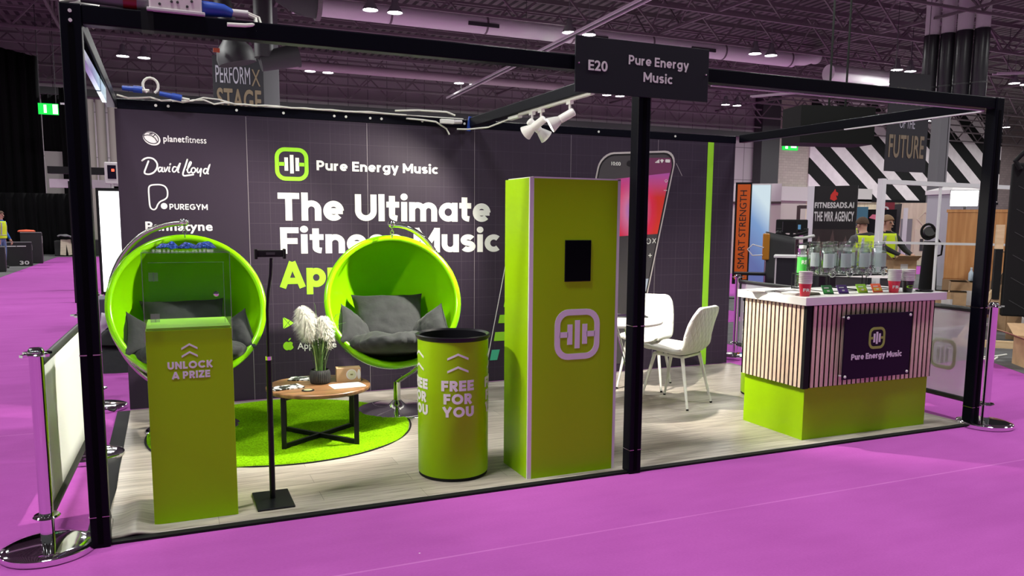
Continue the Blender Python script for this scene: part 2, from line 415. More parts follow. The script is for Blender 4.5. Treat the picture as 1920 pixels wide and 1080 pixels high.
def glyph(c, w, X=.74):
    """one letter as (advance, [centre lines]); capital height 1, stroke weight w; a line ending in True is closed"""
    k = w/2; D = -.27
    def ring(cx, rx, z0, z1): return _arc(cx, (z0+z1)/2, rx-k, (z1-z0)/2-k, 0, 360, 28)[:-1]+[True]
    def bowl(x0, x1, z0, z1): # right-hand bowl of P, R, B
        r = (z1-z0)/2-k; cx = x1-k-r*1.0
        return [(x0, z1-k), (cx, z1-k)]+_arc(cx, (z0+z1)/2, r, r, 90, -90)[1:]+[(x0, z0+k)]
    def arch(x0, x1, top, drop=0): # n-shaped arch from left stem to right stem
        r = (x1-x0)/2; return _arc((x0+x1)/2, top-k-r, r, r, 180, 0)+[(x1, drop)]
    if c == ' ': return .32, []
    if c == 'A': return .90, [[(k*.75, 0), (.45, 1-k*.2)], [(.90-k*.75, 0), (.45, 1-k*.2)], [(.20, .26), (.70, .26)]]
    if c == 'C': return .90, [_arc(.50, .5, .50-k, .5-k, 42, 318, 26)]
    if c == 'E': return .62, [[(k, 0), (k, 1)], [(k, 1-k), (.62, 1-k)], [(k, .5), (.58, .5)], [(k, k), (.62, k)]]
    if c == 'F': return .60, [[(k, 0), (k, 1)], [(k, 1-k), (.60, 1-k)], [(k, .48), (.56, .48)]]
    if c == 'I': return w, [[(k, 0), (k, 1)]]
    if c == 'K': return .74, [[(k, 0), (k, 1)], [(k, .36), (.74-k*.9, 1)], [(.26, .50), (.74-k*.8, 0)]]
    if c == 'L': return .56, [[(k, 0), (k, 1)], [(k, k), (.56, k)]]
    if c == 'M': return .98, [[(k, 0), (k, 1)], [(.98-k, 0), (.98-k, 1)], [(k*.9, 1-k*.35), (.49, .26)], [(.98-k*.9, 1-k*.35), (.49, .26)]]
    if c == 'N': return .80, [[(k, 0), (k, 1)], [(.80-k, 0), (.80-k, 1)], [(k*.9, 1-k*.5), (.80-k*.9, k*.5)]]
    if c == 'O': return 1.0, [ring(.50, .50, 0, 1)]
    if c == 'P': return .68, [[(k, 0), (k, 1)], bowl(k, .68, .32, 1)]
    if c == 'R': return .70, [[(k, 0), (k, 1)], bowl(k, .68, .36, 1), [(.36, .40), (.70-k*.7, 0)]]
    if c == 'T': return .70, [[(0, 1-k), (.70, 1-k)], [(.35, 0), (.35, 1)]]
    if c == 'U': return .76, [[(k, 1), (k, .38)]+_arc(.38, .38, .38-k, .38-k, 180, 360)+[(.76-k, 1)]]
    if c == 'Y': return .82, [[(.41, 0), (.41, .42)], [(.41, .40), (k*.75, 1)], [(.41, .40), (.82-k*.75, 1)]]
    if c == 'Z': return .68, [[(0, 1-k), (.68, 1-k)], [(0, k), (.68, k)], [(.62-k*.4, 1-k), (.06+k*.4, k)]]
    if c == 'G': return .92, [_arc(.50, .5, .50-k, .5-k, 45, 352, 26), [(.52, .48), (.92-k*.2, .48)]]
    if c == 'a' : return .72, [ring(.36, .36, 0, X), [(.72-k, 0), (.72-k, X)]]
    if c == 'B': return .70, [[(k, 0), (k, 1)], bowl(k, .66, .46, 1), bowl(k, .70, 0, .46+w)]
    if c == 'c': return .62, [_arc(.36, X/2, .36-k, X/2-k, 48, 312, 22)]
    if c == 'd': return .72, [ring(.36, .36, 0, X), [(.72-k, 0), (.72-k, 1.02)]]
    if c == 'e': return .70, [_arc(.35, X/2, .35-k, X/2-k, 0, 318, 24), [(k, X/2-.01), (.70-k*.35, X/2-.01)]]
    if c == 'g': return .72, [ring(.36, .36, 0, X), [(.72-k, X), (.72-k, .02)]+_arc(.37, .02, .35-k, -D+.02-k, 0, -150)[1:]]
    if c == 'h': return .66, [[(k, 0), (k, 1.02)], arch(k, .66-k, X)]
    if c == 'i': return w*1.06, [[(w*.53, 0), (w*.53, X)], ('dot', w*.53, .90+k*.3, w*.60)]
    if c == 'l': return w, [[(k, 0), (k, 1.02)]]
    if c == 'm': return 1.04, [[(k, 0), (k, X)], arch(k, .52, X), arch(.52, 1.04-k, X)]
    if c == 'n': return .66, [[(k, 0), (k, X)], arch(k, .66-k, X)]
    if c == 'o': return .72, [ring(.36, .36, 0, X)]
    if c == 'p': return .72, [ring(.36, .36, 0, X), [(k, D), (k, X)]]
    if c == 'r': return .44, [[(k, 0), (k, X)], _arc(k+.30-k*.6, X-k-.28+k*.6, .30-k*.6, .28-k*.6, 180, 82)]
    if c == 's':
        q = (X-w)/4; rx = .29-k
        return .58, [_arc(.29, X-k-q, rx, q, 28, 250, 16)[:-1]+_arc(.29, k+q, rx, q, 70, -152, 16)[1:]]
    if c == 't': return .46, [[(.20, .96), (.20, .20+k*.2)]+_arc(.20+.22, .20+k*.2, .22, .20-k*.8, 180, 262, 6)[1:], [(0, X-k), (.46, X-k)]]
    if c == 'u': return .66, [[(k, X), (k, .33)]+_arc(.33, .33, .33-k, .33-k, 180, 360), [(.66-k, 0), (.66-k, X)]]
    if c == 'v': return .66, [[(k*.75, X), (.33, k*.3)], [(.66-k*.75, X), (.33, k*.3)]]
    if c == 'y': return .68, [[(k*.75, X), (.36, .03)], [(.68-k*.75, X), (.27-k*.1, D)]]
    return None
def _ribbon(mb, line, w, fn, d, cap):
    if line[0] == 'dot':
        n = 18; P = [(line[1]+line[3]*math.cos(2*math.pi*i/n), line[2]+line[3]*math.sin(2*math.pi*i/n)) for i in range(n)]
        mb.add([fn(p, d) for p in P]+[fn(p, 0.0) for p in P], [tuple(range(n))]+[(i, n+i, n+(i+1) % n, (i+1) % n) for i in range(n)]); return
    closed = line[-1] is True; P = [Vector(p) for p in (line[:-1] if closed else line)]; Q = []
    for i, p in enumerate(P if closed else P[:-1]):
        q = P[(i+1) % len(P)]; m = max(1, int((q-p).length/.16))
        for j in range(m): Q.append(p.lerp(q, j/m))
    if not closed: Q.append(P[-1])
    n = len(Q); L = []; Rr = []
    for i in range(n):
        a = Q[i-1] if (closed or i) else Q[i]; b = Q[(i+1) % n] if (closed or i < n-1) else Q[i]
        t = (b-a).normalized(); nn = Vector((-t.y, t.x))*w/2; L.append(Q[i]+nn); Rr.append(Q[i]-nn)
    vs = []
    for A in (L, Rr):
        for dd in (d, 0.0): vs += [fn(p, dd) for p in A]
    fs = []
    for i in range(n if closed else n-1):
        j = (i+1) % n; fs += [(i, j, 2*n+j, 2*n+i), (i, n+i, n+j, j), (2*n+i, 2*n+j, 3*n+j, 3*n+i)]
    if not closed: fs += [(0, 2*n, 3*n, n), (n-1, 2*n-1, 4*n-1, 3*n-1)]
    mb.add(vs, fs)
def letters(s, x0, x1, zb, cap, y, parent, mat, name='lettering', bold=0.0, spacing=1.0, shear=0.0, depth=0.0015, fn=None, label=None, w=None, gap=.09, X=.74):
    """raised flat letters facing -y on the plane y (or mapped by fn(x, z, d)); w = stroke weight of the drawn bold alphabet"""
    fn = fn or (lambda x, z, d: Vector((x, y-d, z)))
    mb = MB()
    if w and all(glyph(c, w, X) for c in s):
        adv = 0; items = []; st = 0
        for c in s:
            a, lines = glyph(c, w, X); items.append((adv, lines)); adv += a+(gap if c != ' ' else 0)
        adv -= gap; sx = (x1-x0)/adv
        for ox, lines in items:
            for ln in lines:
                st += 1; _ribbon(mb, ln, w, lambda p, dd, ox=ox: fn(x0+(ox+p[0])*sx, zb+p[1]*cap, dd), depth+.00025*(st % 4), cap)
    else:
        vs, fs = text_mesh(s, 0.0, spacing+bold*2, shear); h = max(v.y for v in text_mesh('H')[0])
        r = bold*.8; offs = [(0, 0)]+([(r*math.cos(k*.7854), r*math.sin(k*.7854)) for k in range(8)] if bold > 0 else [])
        a = min(v.x for v in vs)-r; b = max(v.x for v in vs)+r; n = len(vs)
        edges = {}
        for f in fs:
            for i in range(len(f)):
                e = (f[i], f[(i+1) % len(f)]); edges.setdefault(tuple(sorted(e)), []).append(e)
        side = [(e[0][1], e[0][0], e[0][0]+n, e[0][1]+n) for e in edges.values() if len(e) == 1]
        for st, (dx, dz) in enumerate(offs):
            q = [((v.x+dx-a)/(b-a)*(x1-x0)+x0, zb+(v.y+dz+r)/(h+2*r)*cap) for v in vs]
            mb.add([fn(x, z, depth+.00025*st) for x, z in q]+[fn(x, z, 0.0) for x, z in q], [tuple(f) for f in fs]+side)
    me = bpy.data.meshes.new(name); me.from_pydata([tuple(q) for q in mb.v], [], mb.f); me.materials.append(mat); me.update()
    o = bpy.data.objects.new(name, me); COL.objects.link(o); o.parent = parent
    if label: o['label'] = label
    return o
def rrect(cx, cz, w, h, r, n=6):
    out = []
    for sx, sz, a0 in ((1,1,0), (-1,1,90), (-1,-1,180), (1,-1,270)):
        for i in range(n+1):
            a = R(a0+90*i/n); out.append((cx+sx*(w/2-r)+r*math.cos(a), cz+sz*(h/2-r)+r*math.sin(a)))
    return out
def wave_logo(cx, cz, s, y, parent, m_ring, m_bars, depth=0.002):
    """rounded square ring with three upright bars and two side stubs"""
    mb = MB(); o = rrect(cx, cz, s, s, s*.30); i = rrect(cx, cz, s*.76, s*.76, s*.19); n = len(o)
    vs = [(x, y-depth, z) for x, z in o+i]+[(x, y, z) for x, z in o+i]
    fs = []
    for k in range(n):
        k2 = (k+1) % n
        fs += [(k, k2, n+k2, n+k), (k, 2*n+k, 2*n+k2, k2), (n+k, n+k2, 3*n+k2, 3*n+k)]
    mb.add(vs, fs)
    for sg in (-1, 1): mb.box(cx+sg*s*.30-s*.09, y-depth, cz-s*.055, cx+sg*s*.30+s*.09, y, cz+s*.055)
    a = mb.build('logo_ring', m_ring, parent)
    mb = MB()
    for dx, h in ((-.165, .40), (0, .56), (.165, .40)): mb.box(cx+dx*s-s*.055, y-depth, cz-h*s/2, cx+dx*s+s*.055, y, cz+h*s/2)
    mb.build('logo_bars', m_bars, parent)
def chevron(cx, cz, w, h, t, y, mb, fn=None):
    pts = [(cx-w/2, cz-h/2), (cx, cz+h/2), (cx+w/2, cz-h/2)]
    poly = [(cx-w/2, cz-h/2), (cx, cz+h/2), (cx+w/2, cz-h/2), (cx+w/2, cz-h/2-t), (cx, cz+h/2-t), (cx-w/2, cz-h/2-t)]
    L = [(0,1,4,5), (1,2,3,4)]
    fn = fn or (lambda x, z, d: Vector((x, y-d, z)))
    for q in L:
        sub = []
        A, B, C2, D = [poly[i] for i in q]
        for k in range(5):
            a, b = k/5, (k+1)/5
            lerp = lambda P, Q, t: (P[0]+(Q[0]-P[0])*t, P[1]+(Q[1]-P[1])*t)
            qd = [lerp(A, B, a), lerp(A, B, b), lerp(D, C2, b), lerp(D, C2, a)]
            vs = [fn(x, z, .0015) for x, z in qd]+[fn(x, z, 0) for x, z in qd]
            mb.add(vs, [(0,1,2,3), (0,4,5,1), (1,5,6,2), (2,6,7,3), (3,7,4,0)])

# ------------------------------------------------------------------ the hall
def build_hall():
    struct(MB().box(-32, -26, -0.1, 84, 46, 0).build('floor', carpet_mat()), 'purple exhibition carpet covering the hall floor')
    g = MB()
    g.prism([(6.9, -1.95), (9.03, -2.07), (8.55, -1.25), (15.5, 1.5), (15.5, -7.4), (6.95, -5.5)], 0, 0.003)
    g.xf(Matrix(((1,0,0,0), (0,0,-1,0), (0,1,0,0), (0,0,0,1))))
    g.box(17.0, 8.6, 0, 25, 13.5, 0.004).box(26, 14.5, 0, 36, 20, 0.004).box(-7.5, 19.0, 0, -3.62, 31.7, 0.004).box(-7.5, 31.7, 0, -0.5, 36, 0.004).box(9.5, 5.6, 0, 14.5, 9.2, .004)
    struct(g.build('floor', M('charcoal_stand_carpet', (0.11, 0.11, 0.112, 1), 0.95, var=(6, .2))), 'charcoal carpet laid on neighbouring stand plots')
    pl = MB()  # unseen pale plots added to bounce neutral light up to the roof
    for q in ((-.2, 6.2, 6.6, 43), (13.5, 20.0, 25.5, 44), (37, 20.5, 47, 34), (49, 8, 80, 44), (-30, -24, -4, 6), (-3.9, -25, 60, -8.5), (16, -7.5, 40, 7)): pl.box(q[0], q[1], 0, q[2], q[3], .004)
    struct(pl.build('floor', M('pale_bounce_floor', (0.50, 0.49, 0.47, 1), 0.8, var=(3, .1))), 'pale flooring added out of view to bounce neutral light upward')
    struct(MB().box(-32, -26, 11.4, 84, 46, 11.5).build('ceiling', deck_mat()), 'corrugated metal roof deck high above')
    struct(MB().box(-32, 45, 0, 43.4, 45.3, 11.4).build('wall_back', panel_mat()), 'grey sheeted rear wall of the hall')
    struct(MB().box(43.4, 45, 4.4, 47.2, 45.2, 11.4).build('wall_back', brick_mat('beige_blockwork', (0.44, 0.39, 0.35, 1), (0.50, 0.45, 0.40, 1), (0.36, 0.32, 0.29, 1))), 'beige blockwork strip of rear wall with exit sign')
    struct(MB().box(47.2, 44.9, 3.55, 69.5, 45.2, 11.4).build('wall_back', stripe_mat()), 'rear wall painted in diagonal black and white stripes')
    struct(MB().box(69.5, 45, 0, 84, 45.2, 11.4).build('wall_back', brick_mat('brown_blockwork', (0.20, 0.155, 0.16, 1), (0.24, 0.185, 0.19, 1), (0.15, 0.12, 0.12, 1))), 'dark brown blockwork of rear wall')
    struct(MB().box(43.4, 44.8, 3.3, 54, 45.3, 4.4).build('wall_back', M('pale_fascia', (0.55, 0.52, 0.52, 1), 0.7)), 'pale fascia band below the blockwork')
    struct(MB().box(47.2, 45.05, 0, 69.5, 45.3, 3.35).build('wall_back', wood_mat('pale_ply_wall', (0.55, 0.46, 0.33, 1), (0.72, 0.63, 0.48, 1), (2, 2, .3), 3, .7)), 'pale wood wall under the striped paint')
    struct(MB().box(47.2, 44.8, 3.35, 69.5, 45.0, 3.55).build('trim_1', m_black), 'dark trim line under the striped wall')
    struct(MB().box(43.4, 45.05, 0, 47.2, 45.3, 3.3).build('wall_back', M('cream_wall', (0.5, 0.46, 0.42, 1), 0.8)), 'cream wall under the fascia')
    struct(MB().box(-32, 26, 0, -31.7, 45, 11.4).build('wall_left', m_dark), 'left wall of the hall')
build_hall()

def highbay(first, x, y, label, grp):
    if first is None:
        t = thing('ceiling_lamp', label, 'ceiling light', (x, y, 9.0), 0, grp)
        MB().lathe([(0.06, 0.55), (0.11, 0.5), (0.13, 0.30), (0.27, 0.05), (0.28, 0.0)], 16, cap1=False).build('housing', m_grey, t, smooth=True)
        MB().tube([(0, 0, 0.5), (0, 0, 1.5)], 0.015, 6).build('drop_rod', m_grey, t)
        MB().lathe([(0.255, 0.02), (0.0, 0.02)], 14, cap0=False).build('lens', M('lamp_lens', (1, 1, 1, 1), 0.4, emit=(1, 0.96, 0.98, 1), estr=40), t)
        return t
    return dup(first, (x, y, 9.0), 0, label, grp)
def hall_lamps():
    ad = bpy.data.lights.new('hall_lamp_light', 'AREA'); ad.shape = 'DISK'; ad.size = 0.60; ad.energy = LAMP_W; ad.color = (0.99, 1.0, 0.97)
    ad2 = ad.copy(); ad2.energy = LAMP_W*.28
    first = None
    names = {25: 'row along silver duct', 38: 'lower row behind silver duct'}
    ordn = ['first', 'second', 'third', 'fourth', 'fifth', 'sixth', 'seventh']
    vis = {25: [7.36, 15.25, 24.6, 33.1, 41.0], 38: [-1.15, 7.56, 15.39, 24.98, 33.5]}
    for y in (-14.0, -1.0, 12.0, 25.0, 38.0):
        xs = [-18.4, -9.8] + [-1.15, 7.4, 15.4, 24.7, 33.4] + ([42.0, 50.6, 59.2, 67.8] if y > 20 else [42.0])
        for x in xs:
            for k in (0, 1):
                xx = x + 0.9*k
                lo = bpy.data.objects.new('hall_lamp_light', ad2 if y < -10 else ad); COL.objects.link(lo); lo.location = (xx, y, 9.0)
                if y > 20:
                    v = [i for i, q in enumerate(vis[int(y)]) if abs(q-x) < .9]
                    w = 'left' if k == 0 else 'right'
                    if v: lb = '%s lamp of the %s pair from left in the %s' % (w, ordn[v[0]], names[int(y)])
                    else: lb = 'hidden high bay lamp of the %s' % names[int(y)]
                    o = highbay(first, xx, y, lb, 'high bay lamps in the ceiling' if v else 'hidden high bay lamps')
                    first = first or o
hall_lamps()

def truss_x(x0, x1, y, zb, h, step, label, first=[None], w=0.10):
    t = thing('roof_truss', label, 'roof truss', (0, y, 0), 0, 'steel trusses along the hall')
    mb = MB().box(x0, -w/2, zb, x1, w/2, zb+w); mb.build('bottom_chord', m_steelgrey, t)
    MB().box(x0, -w/2, zb+h-w, x1, w/2, zb+h).build('top_chord', m_steelgrey, t)
    mb = MB(); n = int((x1-x0)/step)
    for i in range(n):
        a = x0+i*step; b = a+step/2; c = a+step
        mb.bar((a, 0, zb+h-w), (b, 0, zb+w), 0.065); mb.bar((b, 0, zb+w), (c, 0, zb+h-w), 0.065)
    mb.build('web', m_steelgrey, t); return t
def truss_y(y0, y1, x, zb, h, step, label, w=0.10):
    t = thing('roof_truss', label, 'roof truss', (x, 0, 0), 0, 'steel trusses across the hall')
    MB().box(-w/2, y0, zb, w/2, y1, zb+w).build('bottom_chord', m_steelgrey, t)
    MB().box(-w/2, y0, zb+h-w, w/2, y1, zb+h).build('top_chord', m_steelgrey, t)
    mb = MB(); n = int((y1-y0)/step)
    for i in range(n):
        a = y0+i*step; b = a+step/2; c = a+step
        mb.bar((0, a, zb+h-w), (0, b, zb+w), 0.06); mb.bar((0, b, zb+w), (0, c, zb+h-w), 0.06)
    mb.build('web', m_steelgrey, t); return t
def roof():
    for i, (y, zb, h, st, lab) in enumerate([
        (17.5, 9.5, 1.7, 3.2, 'nearest steel roof truss at top of the view'), (21.2, 9.3, 1.7, 3.2, 'steel roof truss just before the silver duct'),
        (25.0, 9.25, 1.7, 3.2, 'steel roof truss carrying the nearer lamp row'), (29.5, 9.25, 1.7, 2.6, 'steel roof truss just beyond the silver duct'),
        (33.6, 9.0, 1.7, 2.6, 'steel roof truss midway between the two lamp rows'), (38.0, 9.25, 1.6, 2.6, 'steel roof truss carrying the far lamp row'),
        (41.5, 8.9, 1.5, 2.6, 'steel roof truss next to last before rear wall'), (44.2, 8.6, 1.4, 2.6, 'last steel roof truss in front of rear wall')]):
        truss_x(-14, 72, y, zb, h, st, lab)
    for x, lab in ((-3.5, 'steel cross truss above the left aisle'), (4.6, 'steel cross truss beside the grey pillar'), (20.5, 'steel cross truss above the stand sign'), (29.0, 'steel cross truss right of the stand sign'), (38.0, 'steel cross truss left of the black pipe cluster'), (47.0, 'steel cross truss at far right of the roof')):
        truss_y(14, 45, x, 9.7, 1.5, 2.4, lab)
    # secondary purlins
    mb = MB()
    for y in [15+1.9*i for i in range(16)]: mb.box(-14, y-.05, 10.95, 72, y+.05, 11.15)
    struct(mb.build('ceiling', m_steelgrey), 'thin steel purlins under the roof deck')
    # long silver duct with end bells
    t = thing('air_duct', 'long pale silver air duct running under the roof above the stand sign', 'air duct', (0, 26.6, 9.35))
    mb = MB().tube([(4.9, 0, 0), (28.3, 0, 0)], 0.36, 20); mb.build('duct_body', m_duct, t, smooth=True)
    for x in (8.5, 12.4, 16.3, 20.2, 24.1, 28.0): MB().tube([(x, 0, 0), (x+.08, 0, 0)], 0.375, 20).build('joint_ring', m_steelgrey, t)
    for x in (11.6, 16.6, 22.2): MB().box(x, -.40, -.16, x+1.3, -.33, -.02).build('vent_slot', m_dark, t)
    t = thing('air_duct', 'short pale air duct near the black pipe cluster at right', 'air duct', (0, 27.0, 9.0))
    MB().tube([(31.0, 0, 0), (39.5, 0, 0)], 0.42, 20).build('duct_body', m_duct, t, smooth=True)
    tag(MB().tube(smooth_pts([(28.0, 26.6, 9.4), (29.2, 26.8, 9.5), (30.5, 27.6, 9.9), (32.5, 29.5, 10.3), (34.5, 31.5, 11.1)]), 0.32, 18).build('flexible_duct', m_duct, smooth=True), 'pale flexible duct beside end of the long silver duct', 'air duct')
    tag(MB().tube([(4.4, 36.5, 9.0), (21, 36.5, 9.0)], 0.22, 14).build('air_duct', M('pink_lit_duct', (0.42, 0.34, 0.38, 1), .5), smooth=True), 'thin pinkish duct along the far trusses', 'air duct')  # pink bounce from the carpet is mixed into this duct's base colour
    tag(MB().tube([(-8, 21, 8.9), (-1.0, 21, 8.9)], 0.36, 18).build('air_duct', m_duct, smooth=True), 'pale duct at upper left behind the stand corner', 'air duct')
    # wide bell duct by the grey pillar
    t = thing('air_duct', 'dark bell mouthed duct elbow above the grey pillar', 'air duct', (4.0, 21.6, 8.2))
    MB().tube([(-.2, 0, 2.8), (-.2, 0, .6), (.0, 0, .2), (.45, 0, .0), (.9, 0, 0)], [.45, .45, .45, .46, .5], 20).build('duct_body', m_dark, t, smooth=True)
    MB().tube([(.86, 0, 0), (1.0, 0, 0)], .56, 20).build('flange', m_steelgrey, t)
    t = thing('air_duct', 'dark open ended round duct right of the grey pillar', 'air duct', (4.25, 23.4, 6.82))
    MB().lathe([(.30, -.9), (.34, -.2), (.36, .25), (.39, .3), (.39, .34), (.33, .34), (.29, -.1), (.02, -.15)], 22, mat=Matrix.Rotation(R(75), 3, 'Y')).build('duct_body', m_dark, t, smooth=True)
    MB().tube([(-.75, -.05, -.1), (-.75, -.05, 4.4)], .3, 14).build('riser', m_dark, t, smooth=True)
    t = thing('air_duct', 'dark hooded duct outlet above the stage banner', 'air duct', (2.75, 25.0, 7.1))
    MB().lathe([(.62, -.35), (.64, -.15), (.58, .12), (.3, .45), (.28, 1.2), (.28, 4.2)], 14, mat=Matrix.Rotation(R(-12), 3, 'Y')).build('hood', m_dark, t, smooth=True)
    MB().cbox((-.62, -.5, -.05), (.2, .06, .13)).build('warning_lamp', M('orange_red_lamp', (.5, .08, .03, 1), .4), t)
    # cable trays
    for (p0, p1, lab) in (((14.5, 16.5, 8.55), (15.5, 40, 8.5), 'long cable tray slanting past left of the stand sign'), ((34.5, 24.0, 8.4), (30.0, 31.5, 8.4), 'slanting cable tray right of the stand sign'), ((46.0, 22.5, 9.6), (38.5, 23.6, 9.0), 'short cable tray at the upper right corner')):
        p0, p1 = Vector(p0), Vector(p1); d = (p1-p0).normalized(); nrm = Vector((-d.y, d.x, 0))*.14
        t = thing('cable_tray', lab, 'cable tray', p0)
        for sg in (-1, 1): MB().bar(nrm*sg, p1-p0+nrm*sg, .045, .09).build('rail', m_duct, t)
        MB().bar(Vector((0, 0, .02)), p1-p0+Vector((0, 0, .02)), .24, .02).build('tray_bed', m_dark, t); L = p1-p0
        for f in (.1, .5, .9): MB().bar(L*f, L*f+Vector((0, 0, 11.42-(p0+L*f).z)), .02).build('hanger_rod', m_dark, t)
roof()

def pillars_and_banners():
    tag(MB().box(4.05, 28.9, 0, 4.68, 29.5, 10.5).build('grey_pillar', M('grey_pillar_paint', (0.13, 0.135, 0.14, 1), .6), bevel=.02), 'grey square pillar beside the performance stage banner', 'pillar')
    def banner(name, label, x0, x1, y, z0, z1):
        t = thing(name, label, 'banner', (x0, y, z0))
        MB().box(0, 0, 0, x1-x0, .05, z1-z0).build('cloth', M('black_banner_cloth', (.008, .008, .012, 1), .7), t)
        mb = MB()
        for x in (.25, x1-x0-.25): mb.tube([(x, .02, z1-z0), (x, .02, 10.2-z0)], .012, 6)
        mb.build('hanging_wire', m_dark, t); return t
    gold = M('gold_print', (.17, .13, .08, 1), .5); silv = M('silver_print', (.34, .33, .38, 1), .5)
    t = banner('stage_banner', 'black hanging banner lettered for the PERFORM X stage', 2.2, 4.02, 28.3, 4.2, 7.6)
    letters('PERFORM', .10, 1.33, 2.42, .62, -.005, t, silv, bold=.0, depth=.01)
    letters('X', 1.38, 1.70, 2.37, .62, -.005, t, gold, bold=.0, depth=.01)
    letters('STAGE', .12, 1.72, 1.42, .80, -.005, t, gold, bold=.03, depth=.01)
    t = banner('stage_banner', 'black hanging banner lettered OF THE FUTURE before striped wall', 25.5, 27.65, 18.3, 3.55, 7.25)
    letters('OF THE', .62, 1.42, 1.63, .36, -.005, t, silv, bold=.0, depth=.01)
    letters('FUTURE', .12, 1.98, .52, .85, -.005, t, gold, bold=.02, depth=.01, shear=.0)
    letters('STAGE', .30, 1.85, 2.50, .62, -.005, t, M('faint_gold_print', (.10, .085, .06, 1), .6), bold=.02, depth=.01)
    t = thing('grey_pillar', 'grey steel column right of the FUTURE banner', 'pillar', (29.3, 18.9, 0))
    MB().box(-.20, 0, 0, .20, .45, 6.5).build('shaft', M('grey_pillar_paint', (.13,.135,.14,1)), t)
    MB().box(.20, .05, 0, .26, .4, 6.5).box(.32, .05, 0, .40, .4, 6.5).build('side_rail', m_grey, t)
    # cluster of vertical black pipes
    cs = [(29.15, 19.65, .29), (29.40, 19.11, .28), (29.57, 18.50, .31), (29.82, 17.94, .28)]
    labs = ['leftmost black wrapped pipe of the vertical cluster', 'second black wrapped pipe from the left in the cluster', 'thickest black wrapped pipe in the vertical cluster', 'rightmost black wrapped pipe of the vertical cluster']
    for (x, y, r), lb in zip(cs, labs):
        t = thing('vertical_duct', lb, 'pipe', (x, y, 6.42), 0, 'black vertical ducts under the roof')
        MB().lathe([(r*.8, .0), (r, .1), (r, 2.70)], 18).build('black_wrap', m_bduct, t, smooth=True)
        MB().lathe([(r*.92, 2.70), (r*.95, 4.5)], 18).build('bare_top', m_duct, t, smooth=True)
        MB().lathe([(r*1.03, .62), (r*1.03, .68)], 18).build('strap', m_dark, t)
    # dark fascia of another stand
    tag(MB().box(16.3, 12.6, 3.72, 18.5, 13.6, 4.72, Matrix.Rotation(R(-14), 3, 'Z')).box(17.3, 13.0, 4.7, 17.34, 13.04, 10.96).box(17.9, 13.0, 4.7, 17.94, 13.04, 10.96).build('stand_fascia', M('dark_green_grey_fascia', (.010, .011, .010, 1), .7, spec=.1)), 'large dark fascia block of a distant stand above the striped wall', 'fascia')
    # drapes at far left
    def drape(name, label, x0, x1, y, z0, z1, amp, n, top=None):
        def fn(u, v):
            x = x0+(x1-x0)*u; zt = z1 if top is None else z1+(top-z1)*u
            return Vector((x, y+amp*math.sin(u*n*6.28)+amp*.5*math.sin(u*n*13.7+v*2), z0+(zt-z0)*v))
        tag(MB().grid(fn, 160, 5).build(name, m_drape, smooth=True, solid=.02), label, 'curtain')
    drape('curtain', 'tall black curtain filling the far left wall', -14, -4.55, 37.5, 0, 10.5, .10, 22, 8.6)
    drape('curtain', 'tall narrow black curtain just left of the stand corner post', -3.7, -2.9, 36.5, 0, 7.2, .06, 3)
    drape('curtain', 'short black curtain hanging behind the left exit sign', -4.5, -2.7, 37.45, 4.5, 7.0, .04, 5)
    drape('curtain', 'low black curtain with swags behind the exercise boxes', -7.2, -0.8, 34.4, 0, 2.55, .08, 14)
    tag(MB().box(-4.5, 37.4, 0, -3.75, 37.5, 4.5).build('door_panel', M('pale_grey_panel', (.42, .40, .38, 1), .6)), 'pale grey wall panel between the black curtains', 'panel')
    for i, (x, lb) in enumerate(((-2.35, 'leftmost'), (-1.95, 'second'), (-1.5, 'third'), (-1.0, 'rightmost'))):
        tag(MB().tube([(x, 33.7, 0), (x, 33.7, 6.4)], .17, 14).build('vertical_pipe', M('cream_pipe_paint', (.34, .32, .28, 1), .5), smooth=True), '%s cream vertical pipe behind the left corner post' % (lb if lb != 'second' and lb != 'third' else lb+' from left'), 'pipe', 'cream pipes at the left')
    t = thing('exit_sign', 'green lit exit sign on the black curtain at left', 'exit sign', (-3.85, 33.9, 5.95))
    gm = M('exit_green', (0, .4, .05, 1), .5, emit=(0.0, .75, .06, 1), estr=1.0); wm = M('exit_white', (.9, 1, .9, 1), .5, emit=(.85, 1, .85, 1), estr=1.3)
    MB().box(-.36, 0, -.22, .36, .08, .22).build('sign_box', gm, t); MB().box(-.16, -.01, -.16, -.06, 0, .16).build('pictogram', wm, t); MB().box(.16, -.01, -.19, .34, 0, .19).build('door_symbol', wm, t)
    MB().box(-.3, .03, .22, -.27, .05, 5.0).box(.27, .03, .22, .3, .05, 5.0).build('hanging_rod', m_dark, t)
    tag(MB().box(-3.4, 33.8, 6.15, -2.6, 33.9, 6.22).box(-2.7, 33.84, 6.2, -2.68, 33.86, 10.95).build('curtain_track', M('pale_aluminium_trim', (.78,.76,.8,1))), 'short bright curtain track beside the left exit sign', 'rail')
    t = thing('exit_sign', 'green lit exit sign on the beige blockwork wall', 'exit sign', (45.2, 44.92, 7.5))
    MB().box(-.75, 0, -.3, .75, .08, .3).build('sign_box', gm, t); MB().box(-.5, -.01, -.2, -.25, 0, .2).build('pictogram', wm, t); MB().box(.05, -.01, -.12, .6, 0, .12).build('door_symbol', wm, t)
    tag(MB().box(41.6, 44.0, 0, 43.3, 44.9, 11.2).build('grey_pillar', m_dark), 'dark steel wall column left of the beige blockwork', 'pillar')
    tag(MB().box(-14, 44.0, 7.9, 41, 44.6, 8.25).build('wall_beam', m_dark), 'long dark beam along the rear wall', 'beam')
pillars_and_banners()

